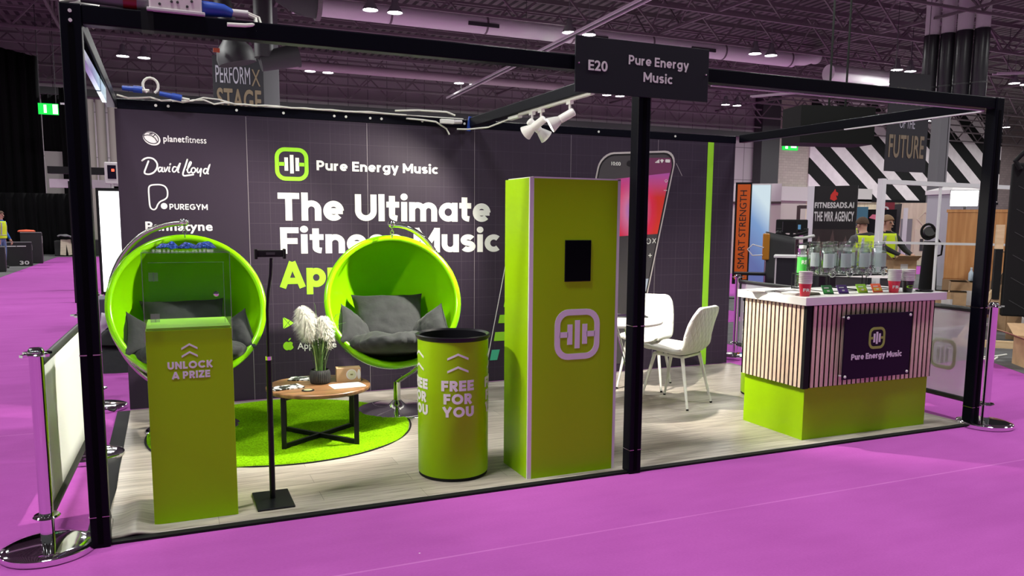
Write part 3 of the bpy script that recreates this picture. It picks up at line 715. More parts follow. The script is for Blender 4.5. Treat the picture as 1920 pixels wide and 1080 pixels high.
# ------------------------------------------------------------------ the stand: floor, frame, backdrop
def stand_floor():
    def z(x, y):
        # the loose laminate sheet ripples near the front left corner
        b = .030*math.exp(-((x-.17)/.055)**2)*max(0, 1-abs(y-.25)/.45) + .012*math.exp(-((x-.10)/.1)**2)*math.exp(-((y-.12)/.12)**2)
        return .014 + b
    def fn(u, v):
        xx = .04+5.98*(u**1.6); yy = .012+2.83*(v**1.3)
        e = .025*math.sin(yy*9)*math.exp(-yy*2.2)
        return Vector((xx + (e if u == 0 else 0), yy, z(xx, yy)))
    o = MB().grid(fn, 110, 50).build('floor_stand', laminate_mat(), smooth=True); struct(o, 'pale grey wood laminate covering the stand floor')
    md = o.modifiers.new('thickness', 'SOLIDIFY'); md.thickness = .012; md.offset = -1
    mb = MB().box(-.02, -.035, 0, 6.06, .012, .013).box(-.055, .012, 0, .045, 2.85, .008)
    struct(mb.build('trim_2', m_rubber), 'black edge strip around the laminate')
stand_floor()

def frame():
    t = thing('exhibition_stand', 'black square tube frame around the open stand', 'stand frame', (0, 0, 0))
    H0, H1 = 2.392, 2.475
    for (x, y, lb) in ((.02, -.012, None), (2.965, -.01, None), (6.03, -.012, None), (5.93, 2.975, None)):
        p = MB().box(x-.042, y-.042, 0, x+.042, y+.042, H1 if y < 1 else 2.38).build('post', m_frame, t, bevel=.006)
        MB().box(x-.012, y-.0445, 0.02, x+.012, y-.042, H1-.09).build('groove', M('groove_black', (.002, .002, .003, 1), .6, spec=.03), p)
        MB().box(x-.0435, y-.0437, .92, x+.0435, y+.0437, .925).box(x-.0435, y-.0437, .15, x+.0435, y+.0437, .153).build('joint_line', m_steel, p)
    MB().box(.062, -.045, H0, 5.988, .03, H1).build('beam', m_frame, t, bevel=.006)
    MB().box(-.02, .03, H0, .055, 2.86, H1).build('beam', m_frame, t, bevel=.006)
    MB().box(5.99, .03, H0, 6.06, 2.82, H1).build('beam', m_frame, t, bevel=.006)
    MB().box(2.93, .03, H0, 3.0, 2.86, H1).build('beam', m_frame, t, bevel=.006)
    MB().box(.055, 2.85, 2.385, 5.98, 2.92, 2.462).build('beam', m_frame, t, bevel=.006)
    MB().box(5.955, .035, H0-.014, 5.975, 1.35, H0-.004).build('edge_trim', m_trim, t)
    MB().box(3.5, .032, H0-.006, 5.98, .045, H0).build('edge_trim', m_trim, t)
    mb = MB()
    for x in (.33, .42, .93, 1.3, 1.72, 1.82, 2.03, 2.13, 2.5, 2.9, 3.05, 3.6, 4.3, 5.2): mb.lathe([(.011, 0), (.011, .006)], 8, (x, 2.85, 2.425), mat=Matrix.Rotation(R(90), 3, 'X'))
    for z in (2.40, 2.44): mb.lathe([(.008, 0), (.008, .006)], 8, (.02, -.054, z), mat=Matrix.Rotation(R(90), 3, 'X'))
    mb.build('screw', m_white, t)
    MB().box(.30, -.0475, H0-.002, .352, .033, H1+.003).build('beam_clamp', m_black, t)
frame()

def backdrop():
    Y = 2.85; t = thing('backdrop_wall', 'dark aubergine printed back wall of the stand with app advertising', 'backdrop wall', (0, 0, 0))
    plain, grid = backdrop_mat(False), backdrop_mat(True)
    xs = [.035, 1.0, 2.0, 3.0, 4.0, 5.0, 5.975]
    for i in range(6):
        MB().box(xs[i]+.002, Y, .016, xs[i+1]-.002, Y+.06, 2.385).build('panel', plain if i == 0 else grid, t)
    mb = MB()
    for x in xs[1:-1]: mb.box(x-.002, Y+.0005, .016, x+.002, Y+.05, 2.38)
    mb.build('panel_joint', M('joint_grey', (.26, .23, .26, 1), .4), t)
    MB().box(5.615, Y-.003, .016, 5.69, Y, 2.384).build('stripe', m_print, t, label='lime green upright stripe')
    wave_logo(1.357, 2.008, .275, Y, t, m_print, m_white)
    letters('Pure Energy Music', 1.562, 2.648, 1.965, .083, Y, t, m_white, w=.215, gap=.09)
    letters('The Ultimate', 1.234, 3.160, 1.538, .232, Y, t, m_white, w=.218, gap=.065)
    letters('Fitness Music', 1.246, 3.260, 1.258, .222, Y, t, m_white, w=.218, gap=.065)
    letters('App', 1.236, 1.80, .967, .225, Y, t, m_print, w=.235, gap=.06, label='lime green word App')
    letters('Google Play', 1.361, 1.74, .634, .058, Y, t, m_white, bold=.01)
    letters('App Store', 1.365, 1.70, .431, .056, Y, t, m_white, bold=.01)
    mb = MB(); A, B, C, O = (1.250, .712), (1.250, .618), (1.338, .663), (1.288, .665)
    mb.prism([A, O, B], Y-.002, Y).prism([(1.256, .714), (1.306, .688), (1.290, .668)], Y-.002, Y).prism([(1.256, .616), (1.290, .662), (1.306, .640)], Y-.002, Y).prism([(1.310, .684), C, (1.310, .643), (1.294, .664)], Y-.002, Y)
    mb.build('play_store_mark', m_print, t)
    # fruit mark
    ap = []
    for i in range(28):
        a = 2*math.pi*i/28; r = .042*(1-.12*math.cos(2*a+3.14)*.6)
        x = r*math.cos(a); z = r*math.sin(a)*1.02
        if abs(x) < .018 and z > 0: z -= .008*(1-abs(x)/.018)
        if abs(x) < .014 and z < 0: z += .006*(1-abs(x)/.014)
        d = math.hypot(x-.050, z-.006)
        if d < .022: x = .050-.022*math.cos(math.atan2(z-.006, .050-x)); z = .006+.022*math.sin(math.atan2(z-.006, .050-x+1e-6))
        ap.append((1.290+x, .465+z))
    lf = [(1.292+.022*math.sin(k*.45)*.5+.004*k, .512+.004*k+.008*math.cos(k*.9)) for k in range(4)]
    mb = MB().prism(ap, Y-.002, Y); mb.prism([(1.290, .510), (1.292, .522), (1.302, .531), (1.311, .533), (1.309, .522), (1.300, .512)], Y-.002, Y)
    mb.build('fruit_mark', m_print, t)
    # gym logos on the first panel
    grey = M('off_white_print', (.62, .58, .60, 1), .5)
    mb = MB(); rot = Matrix.Rotation(R(-28), 2)
    ell = [(lambda q: (.290+q.x, 2.170+q.y))(rot @ Vector((.066*math.cos(2*math.pi*k/30), .050*math.sin(2*math.pi*k/30)))) for k in range(30)]
    mb.prism(ell, Y-.002, Y); mb.build('planet_logo', m_lilac, t)
    mb = MB(); ins = [(lambda q: (.286+q.x, 2.175+q.y))(rot @ Vector((.056*math.cos(2*math.pi*k/30), .040*math.sin(2*math.pi*k/30)))) for k in range(30)]
    mb.stroke(ins, .006, Y-.003, Y-.0015, True)
    mb.stroke([(.236, 2.190), (.262, 2.196), (.292, 2.190), (.316, 2.172), (.328, 2.148)], .006, Y-.003, Y-.0015)
    mb.stroke([(.300, 2.186), (.312, 2.196), (.318, 2.205)], .006, Y-.003, Y-.0015)
    mb.prism([(.272, 2.205), (.284, 2.211), (.298, 2.209), (.300, 2.203), (.286, 2.199), (.274, 2.200)], Y-.003, Y-.0015)
    mb.build('logo_lines', plain, t)
    letters('planet', .373, .529, 2.149, .050, Y, t, m_lilac, bold=.03)
    letters('fitness', .534, .691, 2.149, .050, Y, t, m_lilac, bold=-.002)
    S = [[(0.214,1.996),(0.234,2.012),(0.264,2.02),(0.297,2.011),(0.32,1.979),(0.318,1.943),(0.296,1.91),(0.265,1.893),(0.236,1.894),(0.227,1.908),(0.242,1.949),(0.259,1.993)],
         [(0.353,1.946),(0.336,1.948),(0.327,1.929),(0.333,1.914),(0.347,1.924),(0.359,1.951),(0.353,1.92),(0.364,1.915)], [(0.373,1.947),(0.377,1.915),(0.397,1.952)],
         [(0.411,1.954),(0.403,1.922),(0.411,1.917)], [(0.459,1.954),(0.441,1.955),(0.43,1.931),(0.439,1.915),(0.455,1.925),(0.47,1.952),(0.49,1.988),(0.47,1.924),(0.476,1.914)],
         [(0.543,2.016),(0.53,1.975),(0.512,1.925),(0.506,1.9),(0.515,1.888),(0.546,1.892),(0.583,1.899)],
         [(0.536,1.934),(0.56,1.968),(0.571,1.991),(0.564,1.999),(0.549,1.967),(0.541,1.926),(0.55,1.912),(0.564,1.92)],
         [(0.591,1.954),(0.575,1.948),(0.569,1.927),(0.579,1.912),(0.595,1.921),(0.602,1.94),(0.591,1.954)], [(0.618,1.951),(0.612,1.928),(0.622,1.916),(0.645,1.95),(0.64,1.921),(0.635,1.888)],
         [(0.689,1.947),(0.672,1.948),(0.66,1.926),(0.671,1.909),(0.685,1.922),(0.711,1.986),(0.691,1.918),(0.696,1.909)]]
    mb = MB()
    for i, q in enumerate(S): mb.stroke([(p.x, p.y) for p in smooth_pts([(a, b, 0) for a, b in q], 4)], .0125 if i in (0, 5) else .0105, Y-.002-.0001*i, Y)
    mb.stroke([(.414, 1.972), (.417, 1.978)], .013, Y-.002, Y); mb.build('script_lettering', m_lilac, t)
    mb = MB(); mb.stroke([(p.x, p.y) for p in smooth_pts([(a, b, 0) for a, b in [(0.25,1.755),(0.253,1.788),(0.265,1.804),(0.292,1.811),(0.337,1.812),(0.37,1.799),(0.386,1.767),(0.384,1.722),(0.366,1.699),(0.331,1.68),(0.311,1.655),(0.3,1.63),(0.283,1.616),(0.262,1.626),(0.253,1.658),(0.25,1.755)]], 4)[:-1]], .011, Y-.002, Y, True)
    mb.prism([(.357+.0245*math.cos(k*.4488), 1.645+.0245*math.sin(k*.4488)) for k in range(14)], Y-.002, Y); mb.build('gym_logo', m_lilac, t)
    letters('PUREGYM', .396, .682, 1.618, .046, Y, t, m_lilac, w=.19, gap=.13)
    letters('Bannatyne', .214, .713, 1.449, .073, Y, t, m_lilac, bold=.034)
    # printed telephone
    ph = thing_part = t
    def quad(u, v, TL=(4.325, 2.225), TR=(5.235, 2.285), BR=(4.77, .09), BL=(3.90, .12)):
        a = (TL[0]+(TR[0]-TL[0])*u, TL[1]+(TR[1]-TL[1])*u); b = (BL[0]+(BR[0]-BL[0])*u, BL[1]+(BR[1]-BL[1])*u)
        return (a[0]+(b[0]-a[0])*v, a[1]+(b[1]-a[1])*v)
    def rq(m, r, v1=1.0):
        out = []
        for cx, cy, a0 in ((1-m-r, m/2+r*.42, 0), (m+r, m/2+r*.42, 90)):
            for k in range(7):
                a = R(a0+90*k/6); out.append(quad(cx+r*math.cos(a), cy-r*.42*math.sin(a)))
        out += [quad(m, v1), quad(1-m, v1)]; return out
    MB().prism(rq(0, .17), Y-.002, Y).build('phone_edge', M('printed_steel', (.46, .42, .42, 1), .4), t)
    MB().prism(rq(.018, .16), Y-.003, Y-.001).build('phone_bezel', M('printed_black', (.008, .007, .009, 1), .4), t)
    MB().prism(rq(.035, .15), Y-.004, Y-.002).build('phone_screen', M('printed_charcoal', (.058, .052, .058, 1), .4), t)
    top = M('printed_plum', (.16, .035, .10, 1), .4)
    MB().prism([quad(.55, .03), quad(.93, .035), quad(.965, .075), quad(.965, .12), quad(.55, .12)], Y-.0045, Y-.0035).build('phone_header', top, t)
    MB().prism([quad(.11, .13), quad(.955, .105), quad(.96, .39), quad(.06, .40)], Y-.005, Y-.003).build('album_cover', cover_art_mat(), t)
    MB().prism([quad(.045, .42), quad(.12, .40), quad(.12, .66), quad(.045, .66)], Y-.0055, Y-.004).build('phone_menu', M('printed_dim_grey', (.09, .08, .09, 1), .4), t)
    mb = MB(); c = quad(.50, .058); mb.prism([(c[0]+.11*sx*.9+.028*math.cos(a), c[1]+.028*math.sin(a)) for sx, a0 in ((1, -90), (-1, 90)) for a in [R(a0+30*k) for k in range(7)]], Y-.0065, Y-.005)
    mb.build('phone_camera_slot', M('printed_black', (.008,.007,.009,1)), t)
    letters('10:00', 4.450, 4.555, 2.105, .036, Y-.004, t, m_white, bold=.01, depth=.0025)
    mb = MB(); z0 = 2.148
    for k in range(4): mb.box(4.965+k*.013, Y-.007, z0, 4.975+k*.013, Y-.004, z0+.010+k*.009)
    mb.prism([(5.045, z0), (5.022, z0+.03), (5.045, z0+.040), (5.068, z0+.03)], Y-.007, Y-.004)
    mb.prism(rrect(5.115, z0+.024, .058, .032, .01), Y-.007, Y-.004)
    mb.stroke([(5.105, 1.985), (5.085, 1.972), (5.10, 1.955), (5.12, 1.968)], .005, Y-.0075, Y-.004, True)
    for k in range(3): mb.box(5.08+k*.014, Y-.0075, 1.87, 5.088+k*.014, Y-.004, 1.877)
    mb.stroke([(4.895, 1.38), (4.885, 1.345), (4.905, 1.325), (4.93, 1.335), (4.935, 1.365), (4.915, 1.38)], .007, Y-.0075, Y-.004)
    mb.stroke([(4.962, 1.38), (4.998, 1.335)], .007, Y-.0075, Y-.004); mb.stroke([(4.998, 1.38), (4.962, 1.335)], .007, Y-.0076, Y-.004)
    mb.box(4.915, Y-.0075, 1.203, 4.955, Y-.004, 1.210).box(4.932, Y-.0076, 1.187, 4.938, Y-.004, 1.227)
    mb.stroke([(4.86, .99), (4.87, 1.01), (4.885, 1.0), (4.88, .975)], .007, Y-.0075, Y-.004)
    mb.build('phone_icons', m_white, t)
    MB().prism([quad(.72, .605), quad(.965, .60), quad(.965, .66), quad(.72, .665)], Y-.006, Y-.003).build('phone_banner', M('printed_pale_blue', (.35, .40, .50, 1), .4), t)
    mb = MB(); mb.stroke([(4.995, 1.62), (4.905, 1.22)], .008, Y-.002, Y); mb.stroke([(5.225, 2.15), (5.30, 2.03)], .006, Y-.002, Y); mb.stroke([(4.90, 1.0), (4.87, .95), (4.78, .55)], .008, Y-.002, Y)
    mb.build('phone_glint', M('printed_glint', (.30, .27, .29, 1), .4), t)
    # second printed phone, mostly behind the cabinet
    MB().stroke([(3.33, 1.20), (3.273, .914), (3.193, .517), (3.14, .25)], .007, Y-.002, Y).build('phone_edge', m_white, t)
    mb = MB()
    mb.prism([(3.30, .73), (3.42, .73), (3.41, .83), (3.32, .83)], Y-.003, Y).prism([(3.245, .575), (3.40, .575), (3.39, .655), (3.262, .655)], Y-.003, Y).prism([(3.20, .405), (3.38, .405), (3.37, .49), (3.215, .49)], Y-.003, Y)
    mb.build('phone_tile', m_print, t)
    MB().prism([(3.16, .22), (3.235, .22), (3.262, .32), (3.18, .32)], Y-.003, Y).build('phone_tile', M('printed_teal', (.05, .42, .26, 1), .45), t)
backdrop()

def sign():
    t = thing('stand_sign', 'black stand number sign board E20 on the front beam', 'sign', (2.49, -.062, 2.268), 0)
    MB().box(0, -.012, .0, .902, 0, .306).build('board', M('matt_black_board', (0.012, 0.012, 0.019, 1), .5, spec=.2), t, bevel=.002)
    def L(s, x0, x1, z, cap): letters(s, x0-2.49, x1-2.49, z-2.268, cap, -.012, t, m_white, w=.19, gap=.12, bold=.03, depth=.001)
    L('E20', 2.571, 2.694, 2.391, .056); L('Pure Energy', 2.833, 3.246, 2.444, .052); L('Music', 2.935, 3.136, 2.354, .054)
    mb = MB()
    for x in (.02, .882): mb.ball((x, -.013, .158), .006, 8)
    mb.build('screw', m_steel, t)
sign()

def spot_head(parent, y, tilt_dir, glow):
    """one adjustable spotlight head hanging from the track; tilt_dir = aim vector"""
    a = Vector(tilt_dir).normalized(); base = Vector((0, y, 0))
    h = MB().box(-.014, y-.03, -.035, .014, y+.03, -.012).tube([base+Vector((0, 0, -.03)), base+Vector((0, 0, -.085))], .009, 8).build('spot_head', m_wmetal, parent)
    p = base+Vector((0, 0, -.10)); q = Vector((0, 0, 1)).rotation_difference(a).to_matrix()
    MB().lathe([(.024, -.035), (.029, -.03), (.029, .075), (.024, .08)], 16, p, mat=q).build('lamp_body', m_wmetal, h, smooth=True)
    MB().lathe([(.025, .075), (.036, .10), (.056, .155), (.053, .157), (.03, .10), (.02, .08)], 18, p, cap0=False, cap1=False, mat=q).build('lamp_cone', m_wmetal, h, smooth=True)
    MB().lathe([(.0, .10), (.032, .108), (.045, .14), (.0, .150)], 14, p, mat=q).build('bulb', M('lit_bulb', (1, .95, .8, 1), .3, emit=(1, .90, .68, 1), estr=glow) if glow > 1 else m_white, h, smooth=True)
    return p+a*.17, a
def spot_light(p, a, w, size=64, blend=.5, col=(1, .93, .80)):
    d = bpy.data.lights.new('stand_spot', 'SPOT'); d.energy = w; d.spot_size = R(size); d.spot_blend = blend; d.shadow_soft_size = .03; d.color = col
    o = bpy.data.objects.new('stand_spot', d); COL.objects.link(o); o.location = p
    o.rotation_euler = Vector((0, 0, -1)).rotation_difference(Vector(a).normalized()).to_euler()
def track_lights():
    t = thing('track_light', 'white track light with three spot heads under the centre beam', 'track light', (2.965, 0, 2.388))
    MB().box(-.016, .58, -.014, .016, 1.75, .004).build('track', m_wmetal, t, bevel=.003)
    MB().box(-.022, 1.75, -.03, .022, 1.95, -.002).build('feed_box', m_wmetal, t, bevel=.006)
    mb = MB().tube([(0, 1.94, -.015), (-.02, 2.1, -.03), (-.05, 2.3, -.05), (-.12, 2.6, -.04), (-.15, 2.80, -.02)], .007, 6)
    mb.build('feed_cable', m_cable, t)
    W3 = SPOT_W
    for y, aim, g, w, sz in ((1.52, (.90, -.05, -.72), 30, 1.0, 84), (1.36, (-.52, .66, -.52), 30, .42, 86), (.90, (-.92, .38, -.58), 32, 1.35, 82)):
        p, a = spot_head(t, y, aim, g); spot_light(Vector((2.965, 0, 2.388))+p, a, W3*w, sz)
    # two clip spots on the left beam
    for x, y, aim, w, lb in ((.015, .13, (.93, .05, -.50), .22, 'clip on spotlight on the left beam, nearer the corner post'), (.015, .34, (.86, .36, -.60), .22, 'clip on spotlight on the left beam, second from the corner')):
        t = thing('clip_spotlight', lb, 'spotlight', (x, y, 2.475)); a = Vector(aim).normalized(); p = Vector((.02, 0, .055)); q = Vector((0, 0, 1)).rotation_difference(a).to_matrix()
        MB().box(-.02, -.02, 0, .02, .02, .012).box(-.006, -.006, .012, .006, .006, .055).build('clip', m_wmetal, t)
        MB().lathe([(.02, -.03), (.026, -.02), (.028, .05), (.036, .085), (.033, .086), (.022, .05), (.0, .045)], 16, p, mat=q).build('lamp_body', m_wmetal, t, smooth=True)
        MB().lathe([(.0, .05), (.022, .055), (.028, .075), (.0, .082)], 12, p, mat=q).build('bulb', M('lit_bulb', (1, .95, .8, 1)), t, smooth=True)
        spot_light(Vector((x, y, 2.475))+p+a*.10, a, W3*w, 75)
track_lights()

def cables_and_power():
    # white mains cable along the top of the back wall
    def wob(x0, x1, n, y, z, a, seed):
        rnd = random.Random(seed); return [(x0+(x1-x0)*i/n, y+rnd.uniform(-.012, .012), z+rnd.uniform(-a, a)) for i in range(n+1)]
    tag(MB().tube(wob(.06, 1.15, 14, 2.835, 2.475, .014, 1)+wob(1.25, 2.35, 10, 2.835, 2.472, .006, 2), .007, 6).build('mains_cable', m_cable, smooth=True), 'white mains cable lying along top of the back wall', 'cable')
    tag(MB().tube([(.45, 2.84, 2.465), (.60, 2.83, 2.475), (.68, 2.83, 2.505), (.80, 2.83, 2.498), (.92, 2.83, 2.47), (1.05, 2.835, 2.47), (2.9, 2.88, 2.47)], .006, 6).build('mains_cable', m_cable, smooth=True), 'second white cable looping above the gym logos', 'cable')
    tag(MB().tube([(2.25, 2.84, 2.50), (2.45, 2.83, 2.515), (2.72, 2.82, 2.515), (2.80, 2.82, 2.49)], .008, 6).build('mains_cable', m_cable, smooth=True), 'short white cable bridging over the centre of the back wall', 'cable')
    tag(MB().tube([(2.35, 2.84, 2.44), (2.5, 2.835, 2.435), (2.62, 2.83, 2.425), (2.72, 2.83, 2.37), (2.75, 2.835, 2.32)], .008, 6).build('mains_cable', m_cable, smooth=True), 'white cable end dangling in front of the back wall top', 'cable')
    t = thing('cable_connector', 'white and grey plug connector with blue tie by the track light', 'connector', (2.66, 2.83, 2.43))
    MB().cbox((.06, -.02, .0), (.13, .035, .04)).build('socket', m_wmetal, t, bevel=.006); MB().tube([(.12, -.02, .0), (.20, -.02, .005)], .018, 10).build('plug', m_lgrey, t, smooth=True)
    MB().cbox((.27, -.03, -.01), (.03, .02, .13), ry=R(8)).build('blue_tie', m_blue, t)
    loop = [(.30+.055*math.cos(a), 2.80, 2.565+.06*math.sin(a)) for a in [R(-60+25*k) for k in range(13)]]
    tag(MB().tube(loop, .010, 8).build('cable_loop', m_cable, smooth=True), 'white cable loop standing up behind the left beam', 'cable')
    for (p0, p1, lb) in (((.10, 2.80, 2.535), (.24, 2.80, 2.53), 'blue connector plug left of the white cable loop'), ((.36, 2.79, 2.51), (.52, 2.79, 2.485), 'blue connector plug right of the white cable loop')):
        p0, p1 = Vector(p0), Vector(p1); t = thing('mains_plug', lb, 'plug', p0)
        MB().tube([Vector((0, 0, 0)), (p1-p0)*.55, (p1-p0)*.55+Vector((0, 0, 0)), p1-p0], [.018, .020, .026, .026], 12).build('plug_body', m_blue, t, smooth=True)
        MB().tube([(p1-p0), (p1-p0)*1.35], .010, 8).build('plug_cable', m_cable, t, smooth=True)
    # distribution box on the front beam
    t = thing('distribution_box', 'white socket distribution box sitting on the front beam', 'power box', (.335, 0, 2.476))
    MB().box(0, -.06, .0, .222, .06, .16).build('case', M('pinkish_white_box', (.72, .64, .66, 1), .4), t, bevel=.008)
    MB().box(-.01, -.068, -.002, .235, .06, .012).build('base_plate', m_lgrey, t, bevel=.003)
    mb = MB()
    for x, z in ((.045, .03), (.095, .045), (.12, .045), (.16, .03), (.18, .055)): mb.lathe([(.006, 0), (.006, .004)], 8, (x, -.06, z), mat=Matrix.Rotation(R(90), 3, 'X'))
    mb.build('screw', m_dark, t)
    t = thing('industrial_plug', 'large grey and red industrial plug on the front beam', 'plug', (.06, 0, 2.52))
    MB().tube([(.0, 0, 0), (.13, 0, .0), (.18, 0, .0)], [.028, .034, .038], 16).build('grey_body', M('plug_grey', (.16, .165, .17, 1), .35), t, smooth=True)
    MB().tube([(.17, 0, 0), (.225, 0, 0)], [.042, .040], 16).build('red_collar', m_red, t, smooth=True)
    MB().tube([(.222, 0, 0), (.29, 0, 0)], [.038, .036], 16).build('grey_nose', m_grey, t, smooth=True)
    MB().tube([(0, 0, 0), (-.03, -.01, -.02), (-.08, -.02, -.038)], [.014, .011, .008], 8).build('plug_cable', m_cable, t, smooth=True)
    t = thing('mains_plug', 'blue mains plug beside the white distribution box', 'plug', (.575, 0, 2.52))
    MB().tube([(-.015, 0, 0), (.03, 0, 0), (.08, 0, 0), (.12, 0, -.01)], [.036, .034, .03, .02], 14).build('plug_body', m_blue, t, smooth=True)
    MB().tube([(.11, 0, -.005), (.19, 0, -.005)], .018, 10).build('plug_sleeve', m_lgrey, t, smooth=True)
    MB().tube([(.18, 0, -.005), (.225, .0, -.02), (.225, -.03, -.055), (.17, -.06, -.07), (.09, -.065, -.075)], .009, 8).tube([(.18, 0, .005), (.24, .0, -.015), (.25, -.02, -.06), (.22, -.04, -.09)], .006, 8).build('plug_cable', m_cable, t, smooth=True)
    # added glowing strip that paints a reflection on the inside of the left beam
    m, g = newmat('blue_white_reflection', .2); v, x, y, z = g.xyz()
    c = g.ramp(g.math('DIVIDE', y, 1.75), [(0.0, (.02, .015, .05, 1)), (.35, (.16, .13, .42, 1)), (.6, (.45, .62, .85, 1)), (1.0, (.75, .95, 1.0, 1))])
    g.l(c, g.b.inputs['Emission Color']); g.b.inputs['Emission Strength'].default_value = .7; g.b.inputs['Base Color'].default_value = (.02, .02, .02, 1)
    t = thing('reflection_strip', 'slim glowing strip imitating a blue white reflection under the left beam', 'painted reflection', (.03, .10, 2.30))
    MB().prism([(0, .0), (1.72, -.005), (1.72, .088), (0, .04)], -.012, .012).xf(Matrix(((0,1,0,0),(1,0,0,0),(0,0,1,0),(0,0,0,1)))).build('screen', m, t)  # glowing face of the painted reflection, not a real screen
    MB().box(-.015, -.01, .04, .010, 1.74, .092).box(-.015, 1.2, -.006, .0135, 1.215, .09).build('reflection_strip_frame', M('dead_matt_black', (.003, .003, .004, 1), .9, spec=0), t)
cables_and_power()

# ------------------------------------------------------------------ furniture on the stand
FZ = 0.014
def prize_plinth():
    t = thing('prize_plinth', 'tall lime green plinth lettered UNLOCK A PRIZE at the front left', 'plinth', (.249, .12, FZ))
    MB().box(0, 0, 0, .40, .40, .985).build('plinth_body', m_green, t, bevel=.002)
    letters('UNLOCK', .093, .303, .789, .037, 0, t, m_lilac, w=.24, gap=.12)
    letters('A PRIZE', .111, .289, .739, .037, 0, t, m_lilac, w=.24, gap=.12)
    for cz in (.905, .866):
        mb = MB(); chevron(.197, cz, .075, .022, .010, 0, mb); mb.build('chevron_mark', m_lilac, t)
    b = thing('acrylic_prize_box', 'clear acrylic locking box on top of the UNLOCK A PRIZE plinth', 'display box', (.246, .117, FZ+.985))
    w, h = .406, .385
    MB().box(0, 0, -.055, .006, w, h).box(w-.006, 0, -.055, w, w, h).box(.006, 0, -.055, w-.006, .006, h).box(.006, w-.006, -.055, w-.006, w, h).box(.006, .006, h-.006, w-.006, w-.006, h).build('case', m_acr, b)
    MB().box(.008, .008, .001, w-.008, w-.008, .012).build('base_plate', m_print, b, label='lime green base inside the clear box')
    MB().box(.03, -.004, .03, w-.03, -.001, h-.05).build('door', m_acr, b)
    mb = MB()
    for x in (0, w-.004): mb.box(x, -.001, -.055, x+.004, .003, h)
    mb.box(0, -.001, h-.004, w, .003, h).box(.03, -.0055, h-.052, w-.03, -.004, h-.049).box(w-.035, -.0055, .03, w-.032, -.004, h-.05)
    mb.build('polished_edge', thin_glass('bright_acrylic_edge', (.8, .85, .82, 1), .25, .5, .2), b)
    for z in (.045, .245):
        k = MB().box(.03, -.012, z, .072, -.004, z+.042).box(.050, -.015, z-.001, .055, -.012, z+.043).build('hinge', thin_glass('acrylic_hinge', (.85, .9, .85, 1), .25, .4, .1), b)
    MB().lathe([(.012, 0), (.014, .004), (.010, .014), (0, .016)], 14, (.335, -.004, .175), mat=Matrix.Rotation(R(90), 3, 'X')).build('lock', m_chrome, b, smooth=True)
    # crumpled foil prizes lying on the lid
    random.seed(3)
    labs = ['blue foil pouch on the clear box lid, leftmost', 'blue foil pouch on the clear box lid, in the middle', 'blue foil pouch on the clear box lid, rightmost']
    for i, lb in enumerate(labs):
        mb = MB()
        def fn(u, v, i=i):
            a = u*6.283; r = v; n = mnoise.noise(Vector((math.cos(a)*2*r+i*9, math.sin(a)*2*r, i*3.1)))
            return Vector((.062*r*math.cos(a), .05*r*math.sin(a), .014+.026*(1-r*r)+.022*n*(1-r*.5)))
        mb.grid(fn, 22, 7, True); o = mb.build('foil_pouch', M('blue_foil', (.015, .06, .30, 1), .2, metal=.6, bump=(60, .8)), solid=.003)
        o.location = (.375+.085*i, .30, FZ+.985+.385); o.rotation_euler = (0, 0, i*1.1); tag(o, lb, 'pouch', 'foil pouches on the acrylic box')
prize_plinth()

def phone_stand():
    t = thing('phone_stand', 'black floor stand with phone clamp in front of the coffee table', 'phone stand', (.842, .262, FZ))
    MB().box(-.098, -.150, 0, .098, .150, .010).build('base', m_black, t, bevel=.012, seg=3)
    MB().tube([(0, .02, .01), (.0, .02, .78)], .0155, 14).build('lower_tube', m_black, t, smooth=True)
    MB().tube([(0, .02, .78), (0, .02, .80)], .017, 14).build('collar', m_chrome, t, smooth=True)
    MB().tube([(0, .02, .79), (0, .02, 1.05), (.008, .018, 1.15), (.022, .01, 1.24), (.026, 0, 1.33)], .008, 10).build('gooseneck', m_black, t, smooth=True)
    h = MB().box(-.045, -.012, 1.335, .088, .012, 1.372).build('clamp', m_rubber, t, bevel=.004)
    MB().box(-.058, -.02, 1.325, -.044, .012, 1.378).box(.087, -.02, 1.325, .101, .012, 1.378).build('jaw', m_rubber, h, bevel=.003)
    MB().box(.0, -.0135, 1.347, .045, -.012, 1.360).build('slot', m_dark, h)
phone_stand()

def rug():
    t = []
    def fn(u, v):
        a = u*6.2832; r = .93*v*(1+.008*math.sin(a*5)+.006*math.sin(a*9+1)) if v > .9 else .93*v
        z = FZ+.002+.014*(1 if v < .985 else 0)
        return Vector((1.10+r*math.cos(a), 1.80+r*math.sin(a), z+.0035*mnoise.noise(Vector((r*math.cos(a)*25, r*math.sin(a)*25, 0)))*(v < .98)))
    o = MB().grid(fn, 160, 60, True).build('round_rug', m_rug, smooth=True)
    tag(o, 'round lime green rug under the coffee table', 'rug')
    mb = MB(); mb.lathe([(.935, FZ+.001), (.937, FZ+.006), (.925, FZ+.008)], 96, (1.10, 1.80, 0), cap0=False, cap1=False)
    e = mb.build('rug_edge', m_rubber, o)
rug()

